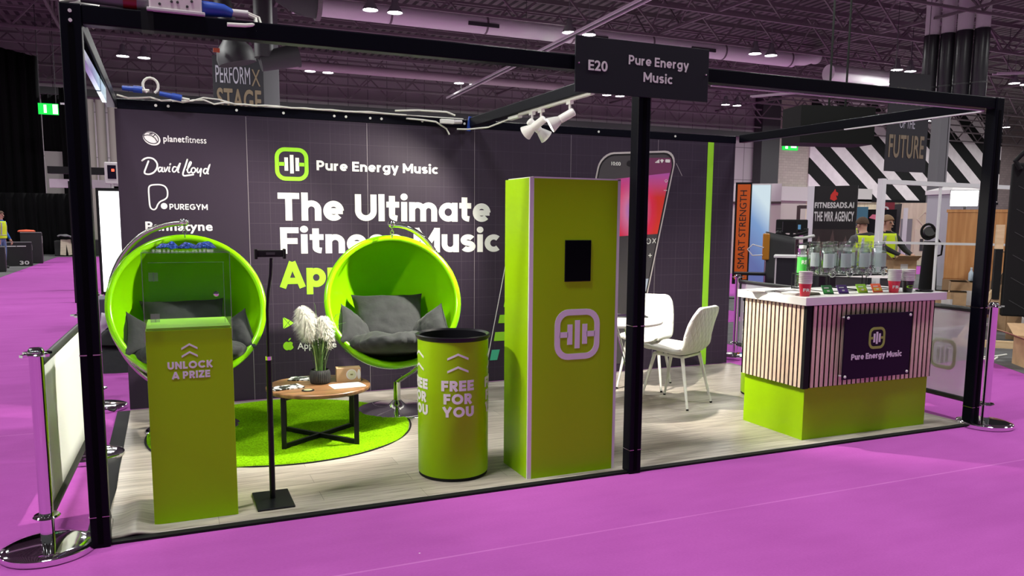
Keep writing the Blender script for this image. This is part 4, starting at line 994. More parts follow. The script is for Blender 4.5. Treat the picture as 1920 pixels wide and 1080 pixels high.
def coffee_table():
    t = thing('coffee_table', 'round wooden coffee table with black crossed leg frame', 'coffee table', (1.295, 1.41, FZ+.012), R(-8))
    MB().lathe([(.26, .348), (.348, .351), (.355, .36), (.355, .374), (.350, .379), (0, .379)], 56).build('table_top', m_wtop, t, smooth=True)
    c = .238
    for sx in (-1, 1):
        for sy in (-1, 1):
            MB().box(sx*c-.016, sy*c-.016, 0, sx*c+.016, sy*c+.016, .350).build('leg', m_black, t, bevel=.002)
    MB().bar((-c, -c, .018), (c, c, .018), .022, .03).bar((-c, c, .019), (c, -c, .019), .022, .03).build('cross_brace', m_black, t)
    MB().bar((-c, -c, .338), (c, c, .338), .022, .02).bar((-c, c, .337), (c, -c, .337), .022, .02).build('top_brace', m_black, t)
coffee_table()
TZ = FZ+.012+.379
def table_items():
    # planter with pampas grass
    t = thing('pampas_plant', 'dark ribbed pot of white pampas grass on the coffee table', 'plant', (1.315, 1.46, TZ))
    prof = [(.052, 0), (.066, .004), (.072, .03), (.070, .075), (.060, .098), (.056, .098), (.058, .075), (.0, .07)]
    mb = MB()
    def fn(u, v):
        k = v*(len(prof)-4); i = min(int(k), len(prof)-5); f = k-i; r = prof[i][0]*(1-f)+prof[i+1][0]*f; z = prof[i][1]*(1-f)+prof[i+1][1]*f
        a = u*6.2832; r *= 1+.025*math.sin(a*34); return Vector((r*math.cos(a), r*math.sin(a), z))
    mb.grid(fn, 170, 12, True); mb.lathe([(.058, .094), (.056, .085), (0, .085)], 24, cap0=False); mb.lathe([(0, .001), (.05, .001)], 20, cap1=False)
    mb.build('pot', M('black_ribbed_pot', (.022, .022, .024, 1), .55), t, smooth=True)
    rnd = random.Random(5); mb = MB(); mb2 = MB()
    for i in range(80):
        a = rnd.uniform(0, 6.28); L = rnd.uniform(.20, .44); sp = rnd.uniform(.02, .11); r0 = rnd.uniform(0, .04); w = rnd.uniform(.0028, .0062)
        m = mb if i % 3 else mb2; m.cur = 0
        pts = []
        for k in range(7):
            f = k/6; rr = r0+sp*f**1.6; pts.append(Vector((rr*math.cos(a), rr*math.sin(a)*.8, .085+L*f-.05*sp*8*f**3)))
        side = Vector((-math.sin(a), math.cos(a), 0)); vs = []
        for k, p in enumerate(pts):
            ww = w*(1-(k/6)**2*.92); vs += [p-side*ww, p+side*ww]
        m.add(vs, [(2*k, 2*k+1, 2*k+3, 2*k+2) for k in range(6)])
    for (dx, dz) in ((.16, .42), (-.12, .36), (.13, .36), (-.03, .50), (.19, .35)):
        mb.tube([(.01, 0, .09), (dx*.3, 0, .09+dz*.6), (dx*.75, .01, .09+dz*.92), (dx, .01, .07+dz)], [.002, .002, .0015, .0006], 5)
    mb.build('leaf_blades', M('deep_green_leaf', (.055, .13, .022, 1), .5, var=(20, .4)), t, solid=.0006)
    mb2.build('leaf_blades', M('light_green_leaf', (.22, .34, .10, 1), .5, var=(20, .3)), t, solid=.0006)
    def plume(p0, p1, p2, wid, n, seed):
        rd = random.Random(seed); mb = MB(); p0, p1, p2 = Vector(p0), Vector(p1), Vector(p2)
        mb.tube([p0, p1, p2], .0022, 6)
        for i in range(n):
            f = rd.random()**.8; c = p0.lerp(p1, f) if 0 else p1.lerp(p2, f)
            ax = (p2-p1).normalized(); e = ax.orthogonal(); e.rotate(Matrix.Rotation(rd.uniform(0, 6.28), 3, ax))
            L = wid*(.55+.6*math.sin(math.pi*min(1, f*.8+.2)))*rd.uniform(.6, 1.1)
            tip = c+e*L*.75+ax*L*.55+Vector((0, 0, -L*.35)); mid = c+e*L*.35+ax*L*.5
            s = ax.cross(e)*.0012
            mb.add([c-s, c+s, mid+s, mid-s, tip], [(0, 1, 2, 3), (3, 2, 4)])
        mb.build('plume', M('cream_plume', (.80, .78, .69, 1), .9), t)
    plume((-.01, 0, .1), (-.03, .0, .29), (-.115, -.01, .525), .088, 3000, 1)
    plume((-.01, .02, .1), (-.05, .02, .27), (-.075, .02, .50), .075, 1700, 4)
    plume((.01, .01, .1), (.035, .0, .29), (.028, -.01, .455), .074, 2200, 2)
    plume((.01, .02, .1), (.06, .02, .22), (.092, .02, .36), .040, 500, 3)
    # small kraft gift box with round window
    b = thing('kraft_gift_box', 'small brown kraft box with round window on the coffee table', 'box', (1.515, 1.475, TZ), R(-6))
    MB().box(-.085, -.045, 0, .085, .045, .098).build('carton', m_card, b, bevel=.002)
    mb = MB().lathe([(.030, 0), (.030, .002)], 24, (.02, -.0455, .052), mat=Matrix.Rotation(R(90), 3, 'X')); mb.build('window_disc', M('pale_green_disc', (.55, .56, .38, 1), .4), b)
    mb = MB(); mb.lathe([(.038, 0), (.038, .0012)], 28, (.02, -.045, .052), mat=Matrix.Rotation(R(90), 3, 'X')); mb.prism([(.072+.012*math.cos(a), .052+.036*math.sin(a)) for a in [k*.35 for k in range(18)]], -.0464, -.045)
    mb.build('printed_ring', m_lgrey, b)
    MB().cbox((.02, -.0482, .052), (.018, .001, .010)).build('small_label', M('olive_print', (.16, .15, .06, 1), .5), b)
    # papers, leaflets, badge
    o = MB().box(-.11, -.075, 0, .11, .075, .002).box(-.10, -.07, .002, .112, .078, .004, Matrix.Rotation(R(3), 3, 'Z')).build('paper_sheets', M('white_paper', (.83, .83, .84, 1), .7)); o.location = (1.47, 1.30, TZ); o.rotation_euler = (0, 0, R(5)); tag(o, 'white paper sheets at right front of the coffee table', 'paper')
    def bw_mat():
        m, g = newmat('black_white_print', .35); v, x, y, z = g.xyz(); n = g.noise(v, 34, 3, (1, .45, 1))
        g.l(g.ramp(n, [(.50, (.012, .012, .014, 1)), (.56, (.6, .6, .62, 1))]), g.b.inputs['Base Color']); return m
    bw = bw_mat()
    for loc, rz, s, lb in (((1.075, 1.37), 10, (.105, .055), 'black and white leaflet stack at left front of the coffee table'), ((1.21, 1.64), -20, (.085, .06), 'black and white leaflet behind the pampas pot')):
        o = MB().box(-s[0], -s[1], 0, s[0], s[1], .006).box(-s[0]*.9, -s[1], .006, s[0], s[1]*1.1, .009, Matrix.Rotation(R(7), 3, 'Z')).build('leaflet_stack', bw); o.location = (loc[0], loc[1], TZ); o.rotation_euler = (0, 0, R(rz)); tag(o, lb, 'leaflets', 'leaflets on the coffee table')
    t = thing('round_badge', 'small black ring badge with pale centre on the coffee table', 'badge', (1.195, 1.24, TZ))
    MB().lathe([(.042, 0), (.042, .004), (.030, .006), (.028, .004)], 24, cap1=False).build('ring', m_rubber, t, smooth=True); MB().lathe([(.029, .001), (.027, .006), (0, .007)], 20).build('badge_face', M('pale_olive', (.42, .42, .24, 1), .4), t)
table_items()

def pillow_mb(w, h, d, seed=0, puff=.62):
    """soft square cushion, w by h, thickness d, facing -y"""
    def fn(side):
        def f(u, v):
            x = 2*u-1; z = 2*v-1
            e = max(0, (1-abs(x)**2.6)*(1-abs(z)**2.6))**puff
            cr = 1-.10*(1-abs(x)**2)*abs(z)**6; cz = 1-.10*(1-abs(z)**2)*abs(x)**6
            n = mnoise.noise(Vector((x*2.2+seed, z*2.2, side*3)))*.10+mnoise.noise(Vector((x*6+seed, z*5, side)))*.04
            return Vector((x*w/2*cz, side*d/2*(e*(1+n*2)+.02), z*h/2*cr))
        return f
    mb = MB(); mb.grid(fn(-1), 26, 26); mb.grid(fn(1), 26, 26); return mb
def seat_pad_mb(r, d, seed=0):
    def fn(u, v):
        a = u*6.2832; p = (v-.5)*math.pi; ru = 1+.025*math.sin(a*26+math.sin(a*5)*2)*abs(math.cos(p))**.5
        rr = r*(math.cos(p)**.45 if math.cos(p) > 0 else 0)*ru
        n = mnoise.noise(Vector((math.cos(a)*rr*9+seed, math.sin(a)*rr*9, v*3)))*.03
        return Vector((rr*math.cos(a), rr*math.sin(a), d/2*math.sin(p)+(n if v > .5 else 0)))
    return MB().grid(fn, 104, 20, True)
def ball_chair(name_l, center, rz, arc_az, base_xy, label, cl):
    RO, TH = .50, .022; op = .075; TILT = 20
    t = thing('ball_chair', label, 'ball chair', (base_xy[0], base_xy[1], FZ))
    c = Vector((center[0]-base_xy[0], center[1]-base_xy[1], center[2]-FZ))
    # shell opens towards local -y
    a0 = math.asin(op/RO); prof = []
    N = 26
    for i in range(N+1):
        a = -math.pi/2+(math.pi/2+(math.pi/2-a0*0)-math.acos(1)*0)*0 + (math.pi/2+math.asin(op/RO))*i/N
        prof.append((max(1e-4, RO*math.cos(a)), RO*math.sin(a)))
    rim = prof[-1]; inner = []
    RI = RO-TH
    for i in range(N+1):
        a = -math.pi/2+(math.pi/2+math.asin(op/RO))*i/N
        inner.append((max(1e-4, RI*math.cos(a)), RI*math.sin(a)))
    q = Matrix.Rotation(rz, 3, 'Z') @ Matrix.Rotation(R(90-TILT), 3, 'X')     # +z of the profile -> -y
    MB().lathe(prof+inner[::-1], 72, c, False, False, q).build('shell', m_ball, t, smooth=True)
    ring = [c+q @ Vector(((rim[0]-.010)*math.cos(k*6.2832/72), (rim[0]-.009)*math.sin(k*6.2832/72), rim[1])) for k in range(72)]
    MB().tube(ring, .023, 14, closed=True).build('rolled_rim', m_ball, t, smooth=True)
    # stand: base disc, post, bowed arm, chain
    MB().lathe([(.33, 0), (.335, .006), (.33, .012), (.30, .018), (.09, .03), (.055, .06), (.03, .085), (0, .085)], 56).build('base_disc', m_chrome, t, smooth=True)
    MB().lathe([(.029, .06), (.029, .235)], 20).build('post', m_chrome, t, smooth=True)
    d = Vector((math.cos(arc_az), math.sin(arc_az), 0)); RA = .585; pts = [Vector((0, 0, .20)), Vector((0, 0, .235))]
    for k in range(25):
        an = R(-62+152*k/24); pts.append(c+d*RA*math.cos(an)+Vector((0, 0, RA*math.sin(an))))
    pts[2:3] = [pts[1].lerp(pts[2], .35)+Vector((0, 0, .0)), pts[1].lerp(pts[2], .7)+Vector((0, 0, -.005)), pts[2]]
    MB().tube(pts, .021, 14).build('bowed_arm', m_chrome if cl else m_steel, t, smooth=True)
    top = pts[-1]
    MB().ball(top+Vector((0, 0, .005)), .030, 14).build('arm_finial', m_chrome, t, smooth=True)
    mb = MB()
    zt = top.z-.02; zb = c.z+RO-.01; n = 3
    for i in range(n):
        zc = zt-(zt-zb)*(i+.5)/n; hh = (zt-zb)/n*.62
        rg = [Vector((top.x+(.012*math.cos(a) if i % 2 else 0), top.y+(0 if i % 2 else .012*math.cos(a)), zc+hh*math.sin(a))) for a in [k*.5236 for k in range(12)]]
        mb.tube(rg, .0035, 6, closed=True)
    mb.build('chain', m_chrome, t, smooth=True)
    # cushions resting inside
    C = Vector(center); f = Matrix.Rotation(rz, 4, 'Z') @ Matrix.Rotation(R(-TILT*.7), 4, 'X')
    def put(mb, name, off, rot, lb):
        o = mb.build(name, m_fabric, smooth=True); o.matrix_world = Matrix.Translation(C) @ f @ Matrix.Translation(off) @ rot
        tag(o, lb, 'cushion', 'charcoal cushions in the ball chairs'); return o
    put(seat_pad_mb(.37, .15, 1.0+cl), 'seat_cushion', Vector((0, .02, -.315)), Matrix.Rotation(R(0), 4, 'X'), 'round gathered charcoal seat pad in the ' + name_l)
    put(pillow_mb(.56, .46, .19, 2.0+cl), 'back_cushion', Vector((.0, .24, -.10)), Matrix.Rotation(R(-20), 4, 'X'), 'large square charcoal back cushion in the ' + name_l)
    put(pillow_mb(.35, .35, .15, 3.0+cl), 'side_cushion', Vector((-.285, .05, -.22)), Matrix.Rotation(R(55), 4, 'Z') @ Matrix.Rotation(R(-16), 4, 'X') @ Matrix.Rotation(R(28), 4, 'Y'), 'charcoal side cushion at left inside the ' + name_l)
    put(pillow_mb(.35, .35, .15, 4.0+cl), 'side_cushion', Vector((.285, .06, -.23)), Matrix.Rotation(R(-55), 4, 'Z') @ Matrix.Rotation(R(-16), 4, 'X') @ Matrix.Rotation(R(-28), 4, 'Y'), 'charcoal side cushion at right inside the ' + name_l)
ball_chair('right ball chair', (1.905, 1.69, .930), R(-7), R(28), (2.03, 2.06), 'lime green hanging ball chair at right, beside the coffee table', 1)
ball_chair('left ball chair', (.478, 1.69, .935), R(5), R(148), (.50, 2.07), 'lime green hanging ball chair at left, behind the prize plinth', 0)

def bin_tube(first, x, y, label, rot0, visible=True):
    RB, H = .213, .855
    t = thing('giveaway_bin', label, 'bin', (x, y, FZ))
    MB().lathe([(RB-.003, .02), (RB, .025), (RB, H-.01), (RB-.012, H-.01), (RB-.012, .03), (0, .03)], 64).build('tube_body', m_green, t, smooth=True)
    MB().lathe([(RB-.01, 0), (RB-.004, .004), (RB-.004, .024), (0, .024)], 64).build('base_ring', m_rubber, t, smooth=True)
    MB().lathe([(RB+.001, H-.022), (RB+.010, H-.012), (RB+.014, H+.003), (RB+.004, H+.008), (RB-.012, H-.002), (RB-.014, H-.4), (0, H-.4)], 64, cap0=False).build('black_rim', m_black, t, smooth=True)
    for a in rot0:
        def fn(px, pz, d, a=a):
            ph = a+px/RB; r = RB+d+.0008; return Vector((r*math.sin(ph), -r*math.cos(ph), pz))
        letters('FREE', -.098, .098, .548, .062, 0, t, m_lilac, w=.25, gap=.10, fn=fn)
        letters('FOR', -.085, .085, .470, .062, 0, t, m_lilac, w=.25, gap=.10, fn=fn)
        letters('YOU', -.092, .098, .393, .062, 0, t, m_lilac, w=.25, gap=.10, fn=fn)
        for cz in (.757, .682):
            mb = MB(); chevron(0, cz, .125, .028, .013, 0, mb, fn); mb.build('chevron_mark', m_lilac, t)
    return t
bin_tube(None, 1.925, .375, 'round lime green FREE FOR YOU bin left of the tall cabinet', [R(-19.3+a) for a in (-70, 8, 88, 165)])
bin_tube(None, 5.27, 1.43, 'round lime green bin with white letters behind the counter', [R(-42+a) for a in (-72, 0, 72)])

def cabinet():
    t = thing('vending_cabinet', 'tall lime green cabinet with small black screen beside the middle post', 'cabinet', (2.282, .062, FZ))
    w, d, h = .60, .36, 1.785
    MB().box(.028, .006, 0, w-.022, d, h).build('carcass', m_green, t)
    MB().box(0, .012, 0, .028, d, h-.004).build('side_panel', m_green, t)
    MB().box(.0, 0, 0, .026, .012, h).box(w-.020, 0, 0, w, .05, h).build('corner_trim', m_trim, t)
    MB().box(.026, -.001, .0, w-.02, .006, h-.006).build('front_panel', m_green, t)
    MB().box(.02, 0, h-.006, w, d, h+.003).build('top_trim', m_trim, t)
    s = MB().box(.229, -.006, 1.180, .404, -.001, 1.425).build('screen_bezel', m_rubber, t, bevel=.002)
    MB().box(.233, -.0075, 1.184, .400, -.006, 1.421).build('screen_glass', M('dark_screen', (0.001, 0.001, 0.003, 1), .2, spec=.08), s)
    wave_logo(.322, .862, .305, -.001, t, m_lilac, m_lilac)
cabinet()

def side_chair(loc, rz, label):
    t = thing('dining_chair', label, 'chair', (loc[0], loc[1], FZ), rz, 'white quilted chairs at the round table')
    prof = [(-.235, .445), (-.23, .462), (-.20, .470), (-.10, .462), (.02, .450), (.10, .445), (.155, .462), (.19, .50), (.215, .56), (.235, .63), (.255, .71), (.272, .79), (.282, .838), (.284, .850)]
    wd = [.30, .36, .40, .44, .455, .455, .455, .455, .455, .45, .435, .40, .33, .25]
    def fn(u, v):
        k = v*(len(prof)-1); i = min(int(k), len(prof)-2); f = k-i
        y = prof[i][0]*(1-f)+prof[i+1][0]*f; z = prof[i][1]*(1-f)+prof[i+1][1]*f; w = wd[i]*(1-f)+wd[i+1]*f
        s = 2*u-1; x = s*w/2; up = abs(s)**3
        b = max(0, min(1, (z-.47)/.12))
        return Vector((x, y-.045*up*b*(1-max(0, (z-.70)/.15)), z+.035*up*(1-b)))
    MB().grid(fn, 15, 27).build('shell', m_wshell, t, smooth=True, solid=.034, sub=1)
    MB().bar((-.15, -.13, .432), (.15, -.13, .432), .025, .018).bar((-.15, .13, .425), (.15, .13, .425), .025, .018).bar((-.14, -.13, .43), (-.14, .13, .425), .025, .018).bar((.14, -.13, .43), (.14, .13, .425), .025, .018).build('under_frame', m_wmetal, t)
    for sx, sy in ((-1, -1), (1, -1), (1, 1), (-1, 1)):
        l = MB().tube([(sx*.145, sy*.13, .43), (sx*.205, sy*.225, .012)], [.016, .0095], 12).build('leg', m_wmetal, t, smooth=True)
        MB().tube([(sx*.205, sy*.225, .014), (sx*.2065, sy*.2275, 0)], .011, 10).build('foot_cap', m_rubber, l)
    return t
side_chair((4.31, 1.44), R(205.5), 'white quilted chair nearest the counter, seen from behind')
side_chair((4.44, 2.13), R(-45), 'white quilted chair facing forward behind the round table')
side_chair((3.38, 2.10), R(35), 'white quilted chair hidden behind the tall cabinet')
def round_table():
    t = thing('round_table', 'round white meeting table partly hidden behind the middle post', 'table', (3.70, 1.46, FZ))
    MB().lathe([(.36, .715), (.385, .72), (.39, .73), (.39, .738), (.385, .743), (0, .743)], 56).build('table_top', m_ctop, t, smooth=True)
    for k in range(4):
        a = R(12+90*k); p = Vector((math.cos(a), math.sin(a), 0)); s = Vector((-math.sin(a), math.cos(a), 0))
        MB().tube([p*.06+s*.05+Vector((0, 0, .715)), p*.31+s*.012+Vector((0, 0, .006)), p*.31-s*.012+Vector((0, 0, .006)), p*.06-s*.05+Vector((0, 0, .715))], .0055, 8).build('wire_leg', m_chrome, t, smooth=True)
    t = thing('tablet', 'dark tablet lying on the round white table', 'tablet', (3.93, 1.58, FZ+.743), R(-20))
    MB().box(-.13, -.09, 0, .13, .09, .009).build('tablet_body', m_dark, t, bevel=.004); MB().box(-.12, -.08, .009, .12, .08, .0105).build('tablet_screen', m_plate, t)
    t = thing('power_strip', 'white socket strip with cables down the back of the tall cabinet', 'power strip', (2.99, .50, .98))
    MB().box(-.02, -.02, -.02, .03, .02, .12).build('socket_body', m_wmetal, t, bevel=.004)
    MB().tube([(0, 0, -.02), (.02, .02, -.2), (-.01, 0, -.35), (.03, .01, -.5), (0, 0, -.62), (.01, 0, -.95)], .006, 6).tube([(.02, 0, -.02), (-.01, .02, -.25), (.03, 0, -.42), (0, .02, -.6), (.02, .03, -.95)], .005, 6).build('cable', m_cable, t, smooth=True)
round_table()

# ------------------------------------------------------------------ reception counter and what stands on it
CT = 1.040
def counter():
    t = thing('reception_counter', 'oak slatted reception counter with white top and lime base', 'counter', (4.43, .10, FZ))
    w, d = 1.262, .66
    MB().box(.026, .012, 0, w-.015, d-.02, .378).build('base', m_green, t)
    MB().box(.002, .002, .378, w, d, .965).build('slat_backing', M('black_felt', (.003, .0025, .003, 1), .9, spec=.0), t)
    mb = MB(); n = 27; p = (w-.062)/n
    for i in range(n): mb.box(.062+i*p, -.005, .380, .062+i*p+p*.60, .003, .962)
    mb.build('front_slats', m_slat, t)
    mb = MB(); n = 15; p = (d-.03)/n
    for i in range(n): mb.box(-.005, .022+i*p, .380, .003, .022+i*p+p*.62, .962)
    mb.build('side_slats', m_slat, t)
    MB().box(-.010, -.010, .376, .040, .018, .964).build('corner_post', m_rubber, t)
    MB().box(-.040, -.03, .968, w+.085, d+.03, CT-FZ).build('worktop', m_ctop, t, bevel=.003)
    s = MB().box(.300, -.062, .428, .955, -.050, .895).build('logo_plate', m_plate, t, bevel=.002)
    k = thing_local = s
    mb = MB()
    for x in (.322, .933):
        for z in (.45, .873): mb.lathe([(.0105, 0), (.0105, .006), (.007, .009), (0, .009)], 12, (x, -.062, z), mat=Matrix.Rotation(R(90), 3, 'X')).tube([(x, -.05, z), (x, -.008, z)], .006, 6)
    mb.build('standoff_bolt', m_white, s)
    wave_logo(.612, .717, .158, -.062, s, M('olive_lime_print', (.30, .40, .06, 1), .45), m_lilac)
    letters('Pure Energy Music', .373, .872, .568, .043, -.062, s, m_lilac, w=.23, gap=.08)
counter()

def counter_items():
    def cup(x, y, label, main, extra, ns):
        t = thing('paper_cups', label, 'cups', (x, y, CT), 0, 'stacks of paper cups on the counter')
        MB().lathe([(.030, 0), (.032, .002), (.0425, .085), (.044, .088)], 24, cap1=False).build('printed_cup', main, t, smooth=True)
        letters(extra[0], -.022, .022, .034, .022, 0, t, extra[1], bold=.03, fn=lambda px, pz, d: Vector(((.0365+d+(pz-.034)*.12)*math.sin(px/.037-.5), -(.0368+d+(pz-.034)*.12)*math.cos(px/.037-.5), pz)))
        mb = MB()
        for i in range(ns): mb.lathe([(.0425, .086+.0125*i), (.0465, .094+.0125*i), (.0475, .0965+.0125*i), (.0465, .0985+.0125*i)], 24, cap0=False, cap1=(i == ns-1))
        mb.build('stacked_rims', m_white, t, smooth=True)
    red = M('red_cup_print', (.55, .012, .04, 1), .4); blk = M('black_cup_print', (.012, .011, .012, 1), .4)
    cup(4.465, .165, 'red cup stack at left corner of the counter', red, ('FR', m_white), 7)
    cup(5.325, .165, 'red cup stack towards right end of the counter', red, ('FR', m_white), 7)
    cup(5.450, .150, 'black cup stack at right end of the counter', blk, ('C', m_print), 7)
    for x, y, c, c2, lb in ((4.745, .22, (.01, .12, .03, 1), (.05, .40, .06, 1), 'dark green sachet packet propped on the counter front'), (4.885, .215, (.05, .012, .13, 1), (.12, .03, .3, 1), 'purple sachet packet propped on the counter front'),
                        (5.085, .225, (.25, .55, .02, 1), (.55, .65, .02, 1), 'lime and yellow sachet packet propped on the counter front'), (5.235, .225, (.80, .09, .02, 1), (.80, .50, .02, 1), 'orange and red sachet packet propped on the counter front')):
        t = thing('sachet_packet', lb, 'sachet', (x, y, CT), R(-6), 'sachet packets on the counter')
        q = Matrix.Rotation(R(-32), 4, 'X')
        MB().box(-.043, -.004, 0, .043, .004, .072).xf(q).build('packet', M('packet_%d' % int(x*1000), c, .35), t, bevel=.002)
        MB().box(-.036, -.0055, .010, .036, -.004, .036).xf(q).build('printed_panel', M('packet_print_%d' % int(x*1000), c2, .35), t)
        MB().box(-.03, -.006, .045, .012, -.004, .052).box(-.012, -.0065, .018, .010, -.004, .030).xf(q).build('packet_mark', m_white, t)
        MB().box(-.03, .01, 0, .03, .05, .004).build('card_foot', m_white, t)
    t = thing('round_tray', 'flat black round tray at right end of the counter top', 'tray', (5.64, .16, CT)); MB().lathe([(.058, 0), (.062, .004), (.062, .012), (.055, .012), (.05, .006), (0, .006)], 28).build('tray_body', m_black, t, smooth=True)
    rnd = random.Random(11)
    for i, (x, y, s, rz, m, lb) in enumerate(((4.47, .58, (.15, .10), 15, m_white, 'white leaflet pile at the back left of the counter'), (4.56, .42, (.10, .07), -10, M('dark_leaflet', (.10, .085, .09, 1), .4), 'dark printed leaflets on left part of the counter'), (4.49, .30, (.10, .07), 25, m_white, 'white leaflet near the left edge of the counter'), (4.58, .24, (.075, .05), 0, M('olive_leaflet', (.12, .11, .07, 1), .4), 'olive grey card stack beside the left red cups'))):
        mb = MB()
        for k in range(4): mb.cbox((rnd.uniform(-.008, .008), rnd.uniform(-.008, .008), .002+.004*k), (s[0]*2*.8, s[1]*2*.8, .0036), R(rnd.uniform(-9, 9)))
        o = mb.build('leaflet_pile', m); o.location = (x, y, CT); o.rotation_euler = (0, 0, R(rz)); tag(o, lb, 'leaflets', 'leaflet piles on the counter')
    # wire racks with juice dispensers
    for x0, x1, lb in ((4.84, 5.19, 'left black wire rack holding glass dispensers'), (5.23, 5.58, 'right black wire rack holding glass dispensers')):
        t = thing('wire_rack', lb, 'rack', (x0, .34, CT), 0, 'wire racks on the counter')
        w = x1-x0; mb = MB()
        for x in (0, w):
            for y in (0, .36): mb.tube([(x, y, 0), (x, y, .125)], .0035, 6)
            for z in (.006, .12): mb.tube([(x, 0, z), (x, .36, z)], .003, 6)
        for y in (0, .36):
            for z in (.006, .12): mb.tube([(0, y, z), (w, y, z)], .003, 6)
        for k in range(1, 6): mb.tube([(w*k/6, 0, .12), (w*k/6, .36, .12)], .0025, 6)
        mb.build('wire_frame', m_rubber, t)
    first = None; L = []
    for i, x in enumerate((4.905, 5.078, 5.265, 5.435)): L.append((x, .42, 'glass drink dispenser with metal tap, %s in the front row' % ('leftmost', 'second from left', 'third from left', 'rightmost')[i]))
    for i, x in enumerate((4.955, 5.135, 5.325, 5.50)): L.append((x, .60, 'glass drink dispenser in the back row, behind the %s front one' % ('leftmost', 'second', 'third', 'rightmost')[i]))
    for x, y, lb in L:
        if first is None:
            t = first = thing('drink_dispenser', lb, 'drink dispenser', (x, y, CT+.125), R(-20), 'glass drink dispensers on the counter')
            MB().lathe([(.044, 0), (.050, .004), (.054, .02), (.054, .165), (.048, .19), (.037, .205), (.037, .22), (.040, .225)], 28, cap1=False).lathe([(.048, .008), (.051, .02), (.051, .165), (.045, .187), (.035, .203)], 24, cap0=True, cap1=False).build('jar', m_glass, t, smooth=True)
            MB().lathe([(.040, .216), (.041, .22), (.041, .240), (.038, .245), (0, .245)], 24).build('lid', m_glass, t, smooth=True)
            mb = MB()
            def fn(u, v): a = (u-.5)*1.75; return Vector((.0548*math.sin(a), -.0548*math.cos(a), .055+.105*v))
            mb.grid(fn, 14, 3); mb.build('frosted_label', thin_glass('frosted_label', (.9, .93, .93, 1), .03, .2, .3, haze=.6, hazecol=(.55, .60, .62, 1)), t, solid=.001)
            tp = MB().tube([(0, -.052, .022), (0, -.10, .022)], .010, 10).tube([(0, -.09, .022), (0, -.092, -.015)], .008, 10).build('tap', m_chrome, t, smooth=True)
            MB().tube([(0, -.092, .03), (0, -.092, .052)], .005, 8).tube([(-.022, -.092, .052), (.022, -.092, .052)], .006, 8).tube([(.026*math.cos(k*.5236), -.104, .018+.026*math.sin(k*.5236)) for k in range(12)], .0045, 6, closed=True).build('tap_lever', m_chrome, tp, smooth=True)
        else: dup(first, (x, y, CT+.125), R(-20), lb, 'glass drink dispensers on the counter')
    t = thing('juice_bottle', 'clear bottle with green label at left end of the dispensers', 'bottle', (4.965, .735, CT+.005), R(-20))
    MB().lathe([(.042, 0), (.048, .006), (.048, .24), (.040, .27), (.026, .285), (.026, .31)], 24, cap1=False).build('bottle_glass', m_glass, t, smooth=True)
    mb = MB(); mb.grid(lambda u, v: Vector((.0488*math.sin((u-.5)*2.4), -.0488*math.cos((u-.5)*2.4), .10+.14*v)), 16, 5); mb.build('green_label', M('green_bottle_label', (.05, .42, .05, 1), .5), t, solid=.001)
    letters('RE', -.022, .022, .185, .03, 0, t, m_white, bold=.03, fn=lambda px, pz, d: Vector(((.0496+d)*math.sin(px/.05), -(.0496+d)*math.cos(px/.05), pz)))
    MB().lathe([(.028, .305), (.028, .33), (0, .332)], 18).build('bottle_cap', m_lgrey, t)
counter_items()

# ------------------------------------------------------------------ crowd barriers
def post(x, y, label, first=[None]):
    if first[0] is None:
        t = first[0] = thing('barrier_post', label, 'barrier post', (x, y, 0), 0, 'chrome barrier posts')
        MB().lathe([(.192, 0), (.198, .006), (.198, .030), (.192, .036), (.150, .043), (.05, .05), (0, .05)], 56).build('base', m_chrome, t, smooth=True)
        MB().lathe([(.030, .045), (.030, .93), (.034, .935), (.034, .95), (.026, .962), (0, .964)], 24).build('tube', m_chrome, t, smooth=True)
        MB().lathe([(.032, .165), (.052, .168), (.058, .174), (.052, .181), (.032, .184)], 24).build('lower_ring', m_chrome, t, smooth=True)
        mb = MB().lathe([(.032, .925), (.046, .928), (.050, .933), (.046, .938), (.032, .941)], 24)
        for k in range(4):
            a = R(45+90*k); mb.cbox((.058*math.cos(a), .058*math.sin(a), .933), (.03, .022, .012), a)
        mb.build('hook_ring', m_chrome, t, smooth=True)
        return t
    return dup(first[0], (x, y, 0), R(20), label, 'chrome barrier posts')
